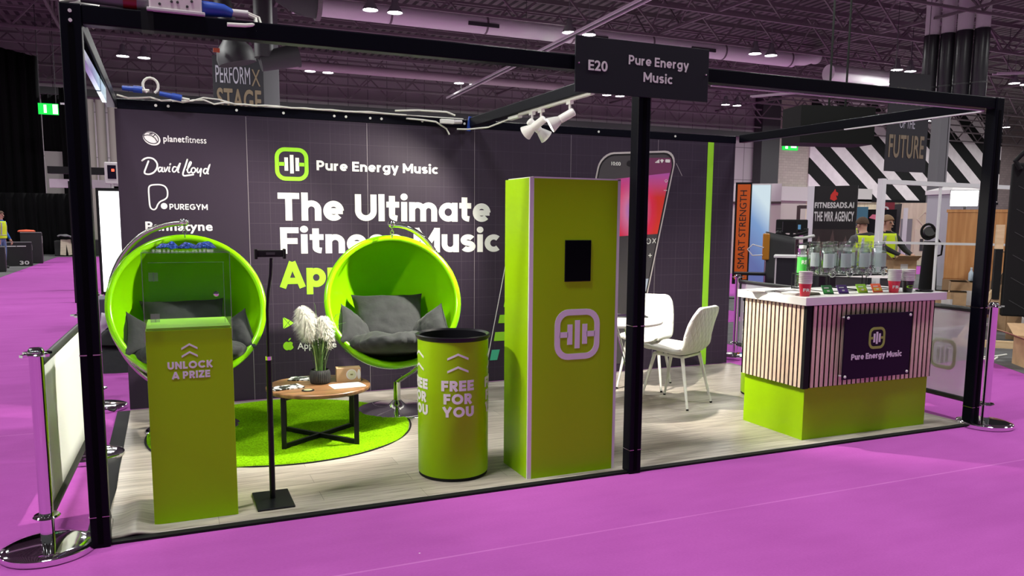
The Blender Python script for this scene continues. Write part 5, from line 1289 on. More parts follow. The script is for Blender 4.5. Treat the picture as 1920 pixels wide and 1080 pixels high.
def banner(a, b, label, cl, bars, z0=.165, z1=.885, logo=False):
    a = Vector((a[0], a[1], 0)); b = Vector((b[0], b[1], 0)); d = (b-a); L = d.length; rz = math.atan2(d.y, d.x)
    t = thing('cafe_barrier', label, 'barrier banner', a, rz, 'barrier banners round the stand')
    MB().tube([(.04, 0, z1), (L-.04, 0, z1)], .021, 12).build('top_rail', bars, t, smooth=True)
    MB().tube([(.04, 0, z0), (L-.04, 0, z0)], .021, 12).build('bottom_rail', bars, t, smooth=True)
    def fn(u, v): return Vector((.07+(L-.14)*u, .006*math.sin(u*9)*math.sin(v*3.1), z0+.02+(z1-z0-.04)*v))
    c = MB().grid(fn, 40, 8).build('cloth', cl, t, smooth=True, solid=.0015)
    if logo:
        q = MB()
        for k in range(2):
            cx = L*(.13+.48*k); s = .25
            o = rrect(cx, .50, s, s, s*.3); i = rrect(cx, .50, s*.76, s*.76, s*.19); n = len(o)
            for y in (-.0035, .0035): q.add([(x, y, z) for x, z in o+i], [(j, (j+1) % n, n+(j+1) % n, n+j) for j in range(n)])
        q.build('logo_ring', thin_glass('faded_lime_print', (1, 1, 1, 1), 0, .02, .4, haze=.75, hazecol=(.62, .66, .36, 1)), c)
        q = MB()
        for k in range(2):
            cx = L*(.13+.48*k)
            for dx, h in ((-.06, .15), (0, .20), (.06, .15)): q.box(cx+dx*.7-.014, -.0036, .5-h*.35, cx+dx*.7+.014, .0036, .5+h*.35)
        q.build('logo_bars', thin_glass('faded_white_print', (1, 1, 1, 1), 0, .02, .4, haze=.85, hazecol=(.95, .95, .95, 1)), c)
def barriers():
    dk = M('dark_barrier_rail', (.028, .028, .028, 1), .5)
    post(-.200, -.005, 'chrome barrier post at the front left corner, nearest the camera')
    post(-.145, 1.56, 'chrome barrier post midway along the left side of the stand')
    post(-.185, 3.03, 'chrome barrier post behind left end of the back wall')
    post(6.13, -.06, 'chrome barrier post beside the front right corner post')
    post(6.345, 3.17, 'chrome barrier post near right end of the back wall')
    banner((-.195, .0), (-.145, 1.56), 'white barrier banner along the left side, nearest the camera', m_wht_cloth, dk)
    banner((6.13, -.06), (6.345, 3.17), 'translucent barrier banner with faded logo on the right side', thin_glass('translucent_mesh', (.96, .96, .96, 1), .0, .05, .3, haze=.52, hazecol=(.80, .80, .80, 1)), dk, logo=True)
barriers()

# ------------------------------------------------------------------ people
SKIN = M('skin', (.50, .27, .19, 1), .5)
def person(label, loc, rz, J, colors, hair, vest=None, s=1.0, fingers=True):
    """J: joint positions (metres, facing -y). Body grown with a skin modifier, clothing by region, hair and vest as children."""
    t = thing('person', label, 'person', loc, rz)
    names = [n for n in J if n != 'face']; idx = {n: i for i, n in enumerate(names)}
    rad = dict(pelvis=(.155, .115), waist=(.145, .105), chest=(.165, .115), upchest=(.150, .10), neck=(.055, .058), skull0=(.062, .075), skull1=(.080, .098), skull2=(.055, .07),
               sh=(.068, .068), el=(.050, .050), wr=(.034, .032), hd=(.042, .024), hip=(.098, .10), kn=(.066, .068), an=(.047, .05), toe=(.045, .035))
    E = [('pelvis', 'waist'), ('waist', 'chest'), ('chest', 'upchest'), ('upchest', 'neck'), ('neck', 'skull0'), ('skull0', 'skull1'), ('skull1', 'skull2')]
    for q in 'LR': E += [('upchest', 'sh'+q), ('sh'+q, 'el'+q), ('el'+q, 'wr'+q), ('wr'+q, 'hd'+q), ('pelvis', 'hip'+q), ('hip'+q, 'kn'+q), ('kn'+q, 'an'+q), ('an'+q, 'toe'+q)]
    me = bpy.data.meshes.new('body'); me.from_pydata([tuple(Vector(J[n])*s) for n in names], [(idx[a], idx[b]) for a, b in E], [])
    o = bpy.data.objects.new('body', me); COL.objects.link(o)
    sk = o.modifiers.new('skin', 'SKIN'); sk.use_smooth_shade = True
    sv = me.skin_vertices[0].data
    for n in names:
        k = n if n in rad else n[:-1]
        sv[idx[n]].radius = tuple(r*s for r in rad[k]); sv[idx[n]].use_root = (n == 'pelvis')
    sb = o.modifiers.new('sub', 'SUBSURF'); sb.levels = 2; sb.render_levels = 2
    dg = bpy.context.evaluated_depsgraph_get(); m2 = bpy.data.meshes.new_from_object(o.evaluated_get(dg)); bpy.data.objects.remove(o)
    # fingers, thumb, nose and ears are joined into the same mesh
    mb = MB(); mb.v = [v.co.copy() for v in m2.vertices]; mb.f = [list(p.vertices) for p in m2.polygons]; mb.mi = [0]*len(mb.f)
    nb = len(mb.f); bpy.data.meshes.remove(m2)
    for q in 'LR':
        h = Vector(J['hd'+q])*s; w = Vector(J['wr'+q])*s; d = (h-w).normalized(); side = d.cross(Vector((0, 0, 1)))
        side = side.normalized() if side.length > .1 else Vector((0, 1, 0)); nn = side.cross(d)
        if nn.z > 0: nn = -nn
        for k, L in enumerate((.058, .068, .072, .060)):
            o0 = h+d*.02*s+side*(-.028+.0185*k)*s; mb.tube([o0, o0+d*L*.5*s, o0+d*L*.85*s+nn*.018*s, o0+d*L*s+nn*.038*s], [.0095*s, .009*s, .008*s, .006*s], 7)
        o0 = h-d*.02*s+side*-.03*s; mb.tube([o0, o0+(d*.5-side).normalized()*.035*s, o0+(d*.9-side*.9).normalized()*.06*s+nn*.01*s], [.012*s, .010*s, .008*s], 7)
    head = (Vector(J['skull0'])*.45+Vector(J['skull1'])*.55)*s; up = (Vector(J['skull2'])-Vector(J['skull0'])).normalized(); fw = Vector(J['face']).normalized() if 'face' in J else Vector((0, -1, 0))
    rt = fw.cross(up).normalized()
    mb.tube([head+fw*.085*s+up*.03*s, head+fw*.112*s-up*.012*s, head+fw*.09*s-up*.018*s], [.010*s, .016*s, .010*s], 8)
    for sg in (-1, 1): mb.ball(head+rt*sg*.083*s-fw*.005*s, .030*s, 10, (.45, .7, 1.1))
    mb.tube([head+fw*.088*s-up*.052*s-rt*.025*s, head+fw*.094*s-up*.055*s, head+fw*.088*s-up*.052*s+rt*.025*s], .007*s, 6)
    top_c, low_c, shoe_c = colors; mats = [SKIN, top_c, low_c, shoe_c, M('eye_dark', (.02, .015, .012, 1), .3)]
    ne = len(mb.f)
    for sg in (-1, 1): mb.ball(head+fw*.088*s+rt*sg*.033*s+up*.028*s, .012*s, 8)
    zn = J['neck'][2]*s; zp = (J['pelvis'][2]-.02)*s; wl = [(Vector(J['wr'+q])*s, (Vector(J['wr'+q])-Vector(J['el'+q])).normalized()) for q in 'LR']
    for i, f in enumerate(mb.f):
        c = sum((mb.v[k] for k in f), Vector())/len(f)
        if i >= ne: mb.mi[i] = 4; continue
        if c.z > zn-.01*s and (c-head).length < .26*s: mb.mi[i] = 0; continue
        if i >= nb: mb.mi[i] = 0; continue
        if any((c-w).dot(d) > -.005*s and (c-w).length < .16*s for w, d in wl): mb.mi[i] = 0; continue
        mb.mi[i] = 3 if c.z < .10*s else (2 if c.z < zp else 1)
    mb.build('body', mats, t, smooth=True)
    # hair cap
    hb = MB()
    def hf(u, v):
        a = u*6.2832; p = math.pi*(.02+.50*v); drop = max(0, -(math.sin(a)))*0
        dirv = rt*math.cos(a)*math.sin(p)+fw*math.sin(a)*math.sin(p)+up*math.cos(p)
        fr = max(0, math.sin(a))
        pp = p*(1-.28*fr)+.12*max(0, -math.sin(a))*v
        dirv = rt*math.cos(a)*math.sin(pp)+fw*math.sin(a)*math.sin(pp)+up*math.cos(pp)
        n = mnoise.noise(dirv*9)*.006
        c = head+up*.035*s
        return c+(rt*dirv.dot(rt)*.088+fw*dirv.dot(fw)*.104+up*dirv.dot(up)*.104)*s+dirv*(n+.002)
    hb.grid(hf, 26, 10, True); hb.build('hair', hair, t, smooth=True, solid=.008)
    if vest:
        m_v, m_r = vest; vb = MB(); P0 = Vector(J['waist'])*s; P1 = Vector(J['upchest'])*s; PW = Vector(J['pelvis'])*s
        def axis(v): 
            return PW.lerp(P0, v*2) if v < .5 else P0.lerp(P1+Vector((0, 0, .065*s)), (v-.5)*2)
        def vf(u, v):
            a = u*6.2832; c = axis(v); w = (.190+.018*math.sin(v*3.1))*s; d = (.150+.014*v)*s
            if v > .80: k = (v-.8)/.2; w *= 1-.16*k; d *= 1-.16*k
            return c+Vector((w*math.cos(a), d*math.sin(a), 0))
        vb.grid(vf, 40, 18, True); vo = vb.build('safety_vest', m_v, t, smooth=True, solid=.006)
        st = MB()
        def band(v0, v1): st.grid(lambda u, v: (lambda q, c: c+(q-c)*1.03)(vf(u, v0+(v1-v0)*v), axis(v0+(v1-v0)*v)), 40, 3, True)
        band(.30, .38)
        for a0 in (.16, .34, .66, .84): st.grid(lambda u, v, a0=a0: (lambda q, c: c+(q-c)*1.03)(vf(a0-.018+.036*u, .40+.55*v), axis(.40+.55*v)), 3, 12)
        st.build('reflective_band', m_r, vo, smooth=True, solid=.002)
    return t, head, up, fw
def people():
    VY = M('hi_vis_yellow', (.62, .80, .01, 1), .7, emit=(.6, .8, .0, 1), estr=0.0); VR = M('reflective_grey', (.38, .38, .34, 1), .35)
    gh = M('grey_hoodie_cloth', (.10, .10, .105, 1), .9); bj = M('black_jacket_cloth', (.012, .012, .014, 1), .8); tr = M('dark_trousers', (.02, .02, .026, 1), .8); sh = M('dark_shoes', (.03, .028, .028, 1), .6); jn = M('blue_jeans', (.10, .15, .30, 1), .8)
    hairb = M('short_brown_hair', (.085, .048, .028, 1), .8, bump=(60, .6))
    S = dict(pelvis=(0, 0, .93), waist=(0, .0, 1.08), chest=(0, -.01, 1.24), upchest=(0, -.02, 1.39), neck=(0, -.03, 1.50), skull0=(0, -.04, 1.57), skull1=(0, -.05, 1.67), skull2=(0, -.045, 1.75),
             shL=(-.185, -.01, 1.40), elL=(-.25, .02, 1.13), wrL=(-.25, -.12, .90), hdL=(-.25, -.15, .82), shR=(.185, -.01, 1.40), elR=(.25, .02, 1.13), wrR=(.25, -.12, .90), hdR=(.25, -.15, .82),
             hipL=(-.095, 0, .88), knL=(-.10, -.02, .49), anL=(-.105, .02, .08), toeL=(-.11, -.14, .04), hipR=(.095, 0, .88), knR=(.10, -.02, .49), anR=(.105, .02, .08), toeR=(.11, -.14, .04))
    # man with his back to us, right arm reaching for a carton
    A = dict(S); A.update(neck=(.0, -.05, 1.49), skull0=(.005, -.075, 1.555), skull1=(.01, -.095, 1.645), skull2=(.01, -.09, 1.715), elR=(.30, -.05, 1.15), wrR=(.34, -.30, 1.10), hdR=(.345, -.38, 1.09), elL=(-.27, -.08, 1.14), wrL=(-.20, -.30, 1.05), hdL=(-.18, -.38, 1.04), face=(.25, -.95, -.12))
    t, head, up, fw = person('person seen from behind in grey hoodie and yellow safety vest', (10.06, 4.82, 0), R(205-41), A, (gh, tr, sh), hairb, (VY, VR), .945)
    hb = MB()
    def hood(u, v):
        a = R(-20)+u*R(220); r = .112-.015*v; return Vector((r*math.cos(a)*1.1, .0+r*math.sin(a)*.95+.01*v, 1.43+.06*v-.015*math.cos(a*2)))*.945
    hb.grid(hood, 26, 8); hb.build('hood', M('dark_grey_hood', (.05, .05, .055, 1), .9), t, smooth=True, solid=.03)
    # second person, mostly hidden, black sleeves reaching down to the carton
    B = dict(S); B.update(elL=(-.20, -.28, 1.22), wrL=(-.06, -.52, 1.10), hdL=(-.03, -.60, 1.08), elR=(.24, -.20, 1.18), wrR=(.20, -.46, 1.10), hdR=(.19, -.54, 1.08), face=(.2, -.97, -.1))
    person('person in black jacket and yellow vest holding a carton', (11.16, 5.42, 0), R(-14), B, (bj, tr, sh), M('fair_hair', (.25, .15, .08, 1), .8), (VY, VR), .96)
    C = dict(S); C.update(face=(0, -1, 0))
    person('person in yellow vest and blue jeans at the far left edge', (-4.22, 24.0, 0), R(60), C, (M('blue_shirt', (.02, .10, .45, 1), .8), jn, sh), hairb, (VY, VR), .98)
    person('distant person in yellow safety vest between the stands', (17.0, 11.7, 0), R(-30), C, (gh, tr, sh), hairb, (VY, VR), .98)
people()

# ------------------------------------------------------------------ neighbouring stands, far things
def facing(x, y):
    """rotation that turns a thing's -y side to the aisle where the photo was taken from"""
    return math.atan2(y+4.1, x-.36)-math.pi/2
def carton(name, label, loc, dims, rz, flaps=(0, 0, 0, 0), group=None):
    w, d, h = dims; t = thing(name, label, 'cardboard box', loc, rz, group); th = .006
    MB().box(-w/2, -d/2, 0, w/2, d/2, th).box(-w/2, -d/2, th, w/2, -d/2+th, h).box(-w/2, d/2-th, th, w/2, d/2, h).box(-w/2, -d/2+th, th, -w/2+th, d/2-th, h).box(w/2-th, -d/2+th, th, w/2, d/2-th, h).build('carton_body', m_card, t)
    for k, a in enumerate(flaps):
        L = d/2 if k < 2 else w/2
        if k < 2:
            sg = -1 if k == 0 else 1; q = Matrix.Translation((0, sg*d/2, h)) @ Matrix.Rotation(sg*R(-a), 4, 'X')
            MB().box(-w/2, 0 if sg < 0 else -d*.48, -th, w/2, d*.48 if sg < 0 else 0, 0).xf(q).build('flap', m_card, t)
        else:
            sg = -1 if k == 2 else 1; q = Matrix.Translation((sg*w/2, 0, h)) @ Matrix.Rotation(sg*R(a), 4, 'Y')
            MB().box(0 if sg < 0 else -w*.48, -d/2, -th, w*.48 if sg < 0 else 0, d/2, 0).xf(q).build('flap', m_card, t)
    MB().box(-w*.2, -d/2-.0015, h*.45, w*.12, -d/2, h*.8).build('paper_label', m_lgrey, t)
    return t
def right_background():
    F = facing
    # orange strength banner and blue lit panel
    t = thing('vertical_banner', 'tall orange banner lettered SMART STRENGTH', 'banner', (11.12, 8.9, 0), F(11.1, 8.9))
    MB().box(-.17, 0, .30, .15, .05, 2.36).build('black_frame', m_rubber, t); MB().box(-.13, -.006, .40, .12, 0, 2.32).build('orange_face', M('orange_banner', (.80, .13, .005, 1), .5), t)
    MB().box(-.3, -.15, 0, .3, .2, .03).box(-.02, .0, .03, .02, .04, .3).build('foot', m_dark, t)
    def rot(px, pz, d): return Vector((-.0-pz, -.006-d, px))
    letters('SMART STRENGTH', .62, 2.20, -.055, .13, 0, t, M('black_lettering', (.01, .01, .012, 1), .5), w=.15, gap=.12, fn=rot, depth=.003)
    m, g = newmat('blue_white_light_face', .4); v, x, y, z = g.xyz(); r = g.ramp(g.math('ADD', g.math('MULTIPLY', z, .38), g.math('MULTIPLY', x, .5)), [(.2, (.10, .15, .42, 1)), (.55, (.20, .38, .72, 1)), (.80, (.75, .92, 1, 1))])
    g.l(r, g.b.inputs['Emission Color']); g.b.inputs['Emission Strength'].default_value = .75; g.b.inputs['Base Color'].default_value = (.1, .1, .1, 1)
    t = thing('light_panel', 'tall glowing blue white panel right of the orange banner', 'light panel', (12.45, 9.95, 0), F(12.6, 10.4))
    MB().box(-.19, -.02, .1, .20, 0, 2.38).build('lit_face', m, t); MB().box(-.21, 0, .0, .22, .12, 2.40).build('panel_case', m_lgrey, t)
    # exercise machines
    t = thing('cable_machine', 'dark cable exercise machine with orange weight pad', 'exercise machine', (9.4, 6.2, 0), F(9.4, 6.2))
    mb = MB().grid(lambda u, v: Vector((-.02+.45*u, .03*math.sin(u*3), .55+.86*v-.10*u*v)), 10, 8); mb.build('shroud', m_dark, t, smooth=True, solid=.12)
    MB().box(-.07, -.12, .95, .04, .02, 1.38).build('orange_pad', M('amber_pad', (.50, .20, .01, 1), .45), t, bevel=.02)
    MB().box(-.02, -.05, 0, .04, .05, .95).box(.1, -.1, .0, .2, .3, .55).build('upright', m_steel, t, bevel=.01)
    MB().box(-.5, -.25, .70, .0, .05, .74).tube([(-.4, -.1, .70), (-.4, -.1, 0)], .035, 10).build('bench_seat', m_rubber, t, bevel=.01)
    MB().tube([(-.05, -.15, 1.15), (-.22, -.15, 1.2), (-.30, -.15, 1.12), (-.22, -.15, 1.02), (-.06, -.15, 1.03)], .010, 8).build('cable_handle', m_white, t, smooth=True)
    MB().box(-.1, -.3, 0, .55, .3, .06).build('machine_base', m_dark, t)
    t = thing('treadmill', 'grey treadmill with black console left of the reception counter', 'treadmill', (12.1, 8.55, 0), F(12.1, 8.55)); t.scale = (1.3, 1.3, 1.0)
    MB().box(-.25, -.02, 1.36, .22, .10, 1.62, Matrix.Rotation(R(-12), 3, 'X')).build('console', m_rubber, t, bevel=.02); MB().box(-.02, -.035, 1.42, .12, -.02, 1.52).build('screen', M('blue_console_screen', (.05, .12, .2, 1), .2, emit=(.15, .35, .6, 1), estr=.5), t)
    MB().bar((-.2, .05, .1), (-.2, 0, 1.45), .07).bar((.2, .05, .1), (.2, 0, 1.45), .07).build('post', m_dark, t); MB().box(-.3, -.05, .0, .3, .65, .2).build('deck', m_dark, t, bevel=.03)
    MB().tube([(-.3, 0, 1.32), (-.1, -.12, 1.26), (.15, -.12, 1.25), (.32, -.02, 1.30)], .03, 10).build('handrail', m_white, t, smooth=True)
    def bike(loc, rz, lb):
        t = thing('exercise_bike', lb, 'exercise bike', loc, rz, 'exercise bikes on the next stand'); t.scale = (1.12, 1.12, 1.12)
        MB().lathe([(.20, -.05), (.24, -.03), (.24, .03), (.20, .05)], 24, (-.28, 0, .34), mat=Matrix.Rotation(R(90), 3, 'X')).build('flywheel', m_rubber, t, smooth=True)
        MB().bar((-.3, 0, .1), (-.2, 0, 1.15), .06).bar((-.25, 0, .55), (.25, 0, .45), .07).bar((.25, 0, .1), (.22, 0, .98), .06).bar((-.55, 0, .08), (.5, 0, .08), .07).build('frame', M('white_bike_frame', (.6, .6, .6, 1), .4), t)
        MB().ball((.22, 0, 1.02), .14, 12, (1, .7, .35)).build('saddle', m_rubber, t, smooth=True)
        MB().tube([(-.18, -.24, 1.25), (-.3, -.2, 1.22), (-.22, 0, 1.18), (-.3, .2, 1.22), (-.18, .24, 1.25)], .022, 8).cbox((-.24, 0, 1.32), (.05, .22, .18)).build('handlebar', m_rubber, t, smooth=True)
        MB().cbox((-.5, 0, .05), (.08, .5, .07)).cbox((.45, 0, .05), (.08, .5, .07)).build('foot', m_dark, t)
    bike((10.55, 6.75, 0), R(20), 'black and white exercise bike right of the treadmill console')
    bike((11.75, 8.0, 0), R(-35), 'black and white exercise bike left of the agency panel')
    t = thing('weight_rack', 'dark brown weight rack frame in front of pale partition', 'weight rack', (15.3, 11.2, 0), F(15.3, 11.2))
    fr = M('brown_rack_paint', (.06, .035, .035, 1), .5)
    for x in (-.42, .42):
        for y in (-.4, .4): MB().box(x-.035, y-.035, 0, x+.035, y+.035, 1.98).build('upright', fr, t)
    MB().box(-.42, -.43, 1.92, .42, -.37, 1.99).box(-.42, .37, 1.92, .42, .43, 1.99).box(-.42, -.4, 1.0, -.36, .4, 1.06).box(.36, -.4, 1.0, .42, .4, 1.06).build('cross_bar', fr, t)
    MB().tube([(-.7, -.44, 1.25), (.7, -.44, 1.25)], .018, 8).build('barbell', m_steel, t)
    for x in (-.55, .55): MB().tube([(x-.04, -.44, 1.25), (x+.04, -.44, 1.25)], .2, 20).build('weight_plate', m_rubber, t)
    t = thing('partition_wall', 'pale partition wall with fascia behind the weight rack', 'partition', (17.6, 14.2, 0), F(17.6, 14.2))
    MB().box(-2.4, 0, 2.18, -.55, .1, 2.72).build('fascia', M('pale_partition', (.55, .52, .52, 1), .7), t); MB().box(-2.4, .05, 0, -1.5, .1, 2.18).box(-1.49, .05, 0, -.55, .1, 2.18).build('panel', M('cream_partition', (.52, .47, .43, 1), .7), t)
    MB().box(-2.4, -.01, 2.12, -.55, 0, 2.19).box(-2.42, -.03, 0, -2.34, .05, 2.7).build('trim', fr, t); MB().prism([(-1.75, 2.1), (-1.15, 2.70), (-1.08, 2.1)], -.02, -.01).build('grey_graphic', m_grey, t)
    # desks behind the counter
    t = thing('display_desk', 'black box desk with white top left of the dispensers', 'desk', (8.05, 4.05, 0), F(8.05, 4.05))
    MB().box(-.27, 0, 0, .27, .5, 1.09).build('desk_body', M('black_desk', (.010, .010, .016, 1), .5), t); MB().box(-.31, -.03, 1.09, .29, .53, 1.115).build('desk_top', m_ctop, t); MB().box(-.29, -.01, .02, -.27, .0, 1.08).build('edge_strip', m_lgrey, t)
    t = thing('display_desk', 'long low black desk with white top behind the dispensers', 'desk', (8.2, 2.95, 0), F(8.2, 2.95))
    MB().box(-.42, .02, 0, -.06, .5, .90).box(.08, .02, 0, .36, .5, .90).build('desk_body', M('black_desk', (.010, .010, .016, 1), .5), t); MB().box(-.48, -.02, .90, .40, .53, .94).build('desk_top', m_ctop, t)
    # agency panel
    t = thing('display_board', 'tall black panel lettered FITNESSADS.AI THE MRR AGENCY', 'panel', (14.36, 9.7, 0), F(14.36, 9.7)-R(12))
    MB().box(-.45, 0, .02, .48, .06, 2.40).build('panel_face', M('black_glossy_print', (.010, .009, .010, 1), .35), t); MB().box(-.60, -.02, .02, -.45, .10, 2.40).build('side_post', m_trim, t)
    MB().box(-.45, -.004, .5, .48, 0, 1.42).build('dark_graphic', M('sepia_print', (.035, .026, .023, 1), .4), t)
    mb = MB()
    for cx, h in ((-.28, .52), (.02, .66), (.30, .52)):
        mb.prism([(cx-.09, .72), (cx-.10, 1.05), (cx-.02, .75+h), (cx+.05, 1.0), (cx+.06, .72)], -.008, -.004)
    mb.build('horn_graphic', M('bronze_print', (.10, .07, .06, 1), .35), t)
    letters('FITNESSADS.AI', -.43, .42, 1.90, .13, 0, t, m_white, bold=.05, depth=.004); letters('THE MRR AGENCY', -.43, .43, 1.60, .22, 0, t, m_white, bold=.03, depth=.004)
    MB().prism([(-.10, 2.10), (-.09, 2.20), (-.03, 2.28), (.0, 2.33), (.02, 2.27), (.07, 2.24), (.06, 2.17), (.02, 2.19), (.05, 2.10), (-.01, 2.06)], -.006, 0).build('red_crest', M('red_print', (.65, .03, .02, 1), .5), t)
    # stands far behind the people
    t = thing('display_board', 'teal board of a stand just right of the agency panel', 'board', (21.3, 15.4, 0), F(21.3, 15.4)); MB().box(-.5, 0, 0, .22, .06, 2.1).build('teal_panel', M('teal_print', (.05, .17, .24, 1), .5), t); MB().box(-.5, -.05, 0, .22, .0, .08).build('foot', m_dark, t)
    t = thing('display_board', 'black board with pink mark behind the hooded person', 'board', (21.75, 15.2, 0), F(21.75, 15.2)); MB().box(-.24, 0, 0, .62, .06, 2.02).build('black_panel', m_rubber, t); MB().prism([(-.2, 1.74), (-.1, 1.86), (.15, 1.84), (.32, 1.76), (.05, 1.68)], -.01, 0).build('pink_mark', M('pink_print', (.8, .2, .3, 1), .5), t)
    t = thing('display_board', 'dark red banner numbered 9 right of the white upright', 'banner', (22.95, 15.85, 0), F(22.95, 15.85)); MB().box(-.25, 0, 1.55, .25, .06, 2.28).build('red_panel', M('crimson_print', (.22, .015, .03, 1), .5), t); letters('9', -.13, .08, 1.88, .26, 0, t, m_white, bold=.03, depth=.01); MB().box(-.2, .02, 0, -.15, .06, 1.56).build('banner_leg', m_dark, t)
    t = thing('display_board', 'dark slanted curtain board beside the red banner', 'board', (23.6, 16.05, 0), F(23.6, 16.05)); MB().prism([(-.42, 0), (-.28, 2.2), (.20, 2.25), (.12, 0)], 0, .1).build('dark_panel', m_dark, t); MB().box(.26, -.05, 0, .40, .1, 2.1).build('white_upright', m_trim, t)
    t = thing('display_board', 'pale wood stand wall with diamond pattern and grey door', 'board', (26.4, 17.6, 0), F(26.4, 17.6))
    MB().box(-.5, 0, 0, .85, .1, 2.35).build('wood_wall', bpy.data.materials['pale_ply_wall'], t); MB().box(-.45, -.03, .2, -.05, 0, 1.75).build('grey_door', m_grey, t)
    mb = MB(); mb.stroke([(.12, 1.75), (.36, 2.02), (.60, 1.75), (.36, 1.48)], .05, -.02, 0, True); mb.box(.05, -.02, .3, .6, 0, 1.35); mb.build('relief', M('cream_relief', (.62, .55, .42, 1), .6), t); MB().box(.25, -.04, .55, .36, -.02, 1.0).build('dark_slot', m_dark, t)
    # grey pod
    t = thing('meeting_pod', 'tall grey pod with shallow pyramid roof behind the wood cabinet', 'pod', (18.75, 10.1, 0), F(18.75, 10.1)+R(40))
    MB().box(-.42, -.42, 0, .42, .42, 2.30).build('pod_body', M('grey_pod_panel', (.36, .36, .39, 1), .5), t); MB().add([(-.46, -.46, 2.30), (.46, -.46, 2.30), (.46, .46, 2.30), (-.46, .46, 2.30), (-.46, -.46, 2.40), (.46, -.46, 2.40), (.46, .46, 2.40), (-.46, .46, 2.40), (0, 0, 2.56)], [(0,1,5,4), (1,2,6,5), (2,3,7,6), (3,0,4,7), (4,5,8), (5,6,8), (6,7,8), (7,4,8), (3,2,1,0)]).build('pod_roof', m_lgrey, t)
    t = thing('floor_fan', 'black standing fan with round head in front of the grey pod', 'fan', (12.75, 5.85, 0), F(12.75, 5.85))
    MB().tube([(0, 0, .0), (0, 0, 1.25)], [.16, .11], 12).build('fan_body', m_rubber, t, smooth=True); MB().tube([(-.05+.13*math.cos(k*.314)*.8, -.06, 1.42+.13*math.sin(k*.314)) for k in range(20)], .022, 8, closed=True).build('fan_guard', m_rubber, t, smooth=True)
    MB().lathe([(.10, -.06), (.12, .0), (.09, .08)], 18, (-.02, 0, 1.40), mat=Matrix.Rotation(R(70), 3, 'X')).build('fan_motor', m_dark, t, smooth=True); MB().tube([(.10, -.03, 1.30), (.19, -.03, 1.18), (.18, -.03, 1.02), (.08, -.03, .98)], .016, 8).build('fan_handle', m_rubber, t, smooth=True)
    # flood lamp
    t = thing('flood_lamp', 'bright white flood lamp glowing above the wood cabinet', 'lamp', (16.4, 8.0, 0), F(16.4, 8.0))
    MB().tube([(0, 0, 0), (0, 0, 2.1)], .025, 8).build('stand_pole', m_dark, t); MB().box(-.30, -.05, 2.00, .26, .05, 2.30).build('lamp_case', m_grey, t); MB().box(-.28, -.06, 1.95, .24, -.05, 2.28).build('lit_face', M('flood_lamp_face', (1, 1, 1, 1), .4, emit=(1, .97, .92, 1), estr=9), t)
    # wood cabinet
    t = thing('wood_cabinet', 'tall orange brown wooden cabinet behind the right corner post', 'cabinet', (12.85, 4.93, 0), F(12.85, 4.93))
    wc = wood_mat('orange_brown_veneer', (.54, .23, .08, 1), (.70, .35, .14, 1), (5, 5, .35), 4, .45)
    MB().box(-.55, 0, .62, .62, .45, 1.75).build('carcass', wc, t); MB().box(-.57, -.02, 1.75, .64, .47, 1.80).build('cornice', wc, t)
    MB().box(-.55, -.012, 1.21, .10, 0, 1.745).box(.11, -.012, 1.21, .62, 0, 1.745).box(-.55, -.012, .64, .10, 0, 1.20).box(.11, -.012, .64, .62, 0, 1.20).build('door', wc, t)
    MB().box(-.56, -.01, 0, .63, .46, .62).build('plinth_base', M('pale_brown_board', (.36, .22, .12, 1), .7), t)
    # white exhibition frame
    t = thing('aluminium_frame', 'open white aluminium frame in front of the wood cabinet', 'stand frame', (9.19, 3.79, 0))
    P = Vector((0, 0, 0)); Q = Vector((3.15, .28, 0)); wm = M('white_aluminium', (.74, .74, .76, 1), .35)
    def at(f): return P.lerp(Q, f)
    MB().bar(at(0), at(0)+Vector((0, 0, 2.15)), .075).build('upright', wm, t)
    for f in (.40, .80, 1.0): MB().bar(at(f), at(f)+Vector((0, 0, 2.07)), .028).build('upright', wm, t)
    MB().bar(at(0)+Vector((0, 0, 2.11)), at(1)+Vector((0, 0, 2.11)), .05, .06).build('top_rail', wm, t); MB().bar(at(0)+Vector((0, 0, 1.30)), at(1)+Vector((0, 0, 1.24)), .032, .035).build('middle_rail', wm, t); MB().bar(at(0)+Vector((0, 0, .03)), at(1)+Vector((0, 0, .03)), .035, .04).build('bottom_rail', wm, t)
    # black padded board on timber stand, right edge
    t = thing('padded_board', 'black quilted board on a raw timber stand at the right edge', 'padded board', (9.99, 2.42, 0), F(9.99, 2.42)+R(10))
    MB().box(-.12, -.05, .42, .9, .05, 2.30).build('black_board', m_rubber, t, bevel=.02); mb = MB()
    for k in range(6): mb.stroke([(-.04, .62+.28*k), (.16, .50+.28*k), (.36, .62+.28*k), (.56, .50+.28*k), (.76, .62+.28*k)], .008, -.054, -.05)
    mb.build('quilt_seam', m_dark, t); tm = wood_mat('raw_timber', (.58, .40, .22, 1), (.74, .56, .36, 1), (1, 1, 6), 3, .6)
    MB().tube([(-.04, -.07, 2.22+.0), (-.10, -.07, 2.32), (-.02, -.07, 2.42), (.08, -.07, 2.40)], .03, 10).build('ring_handle', m_rubber, t, smooth=True)
    MB().box(-.22, .05, 0, -.13, .12, .62).build('timber_leg', tm, t); MB().bar((-.55, .08, .05), (-.08, .08, .95), .09, .05).build('timber_brace', tm, t); MB().box(-.62, .03, 0, .8, .12, .09).build('timber_foot', tm, t); MB().box(-.22, .0, .62, -.14, .12, 1.25).build('black_edge', m_rubber, t); MB().box(-.22, .0, 1.25, -.14, .12, 1.55).build('timber_block', tm, t)
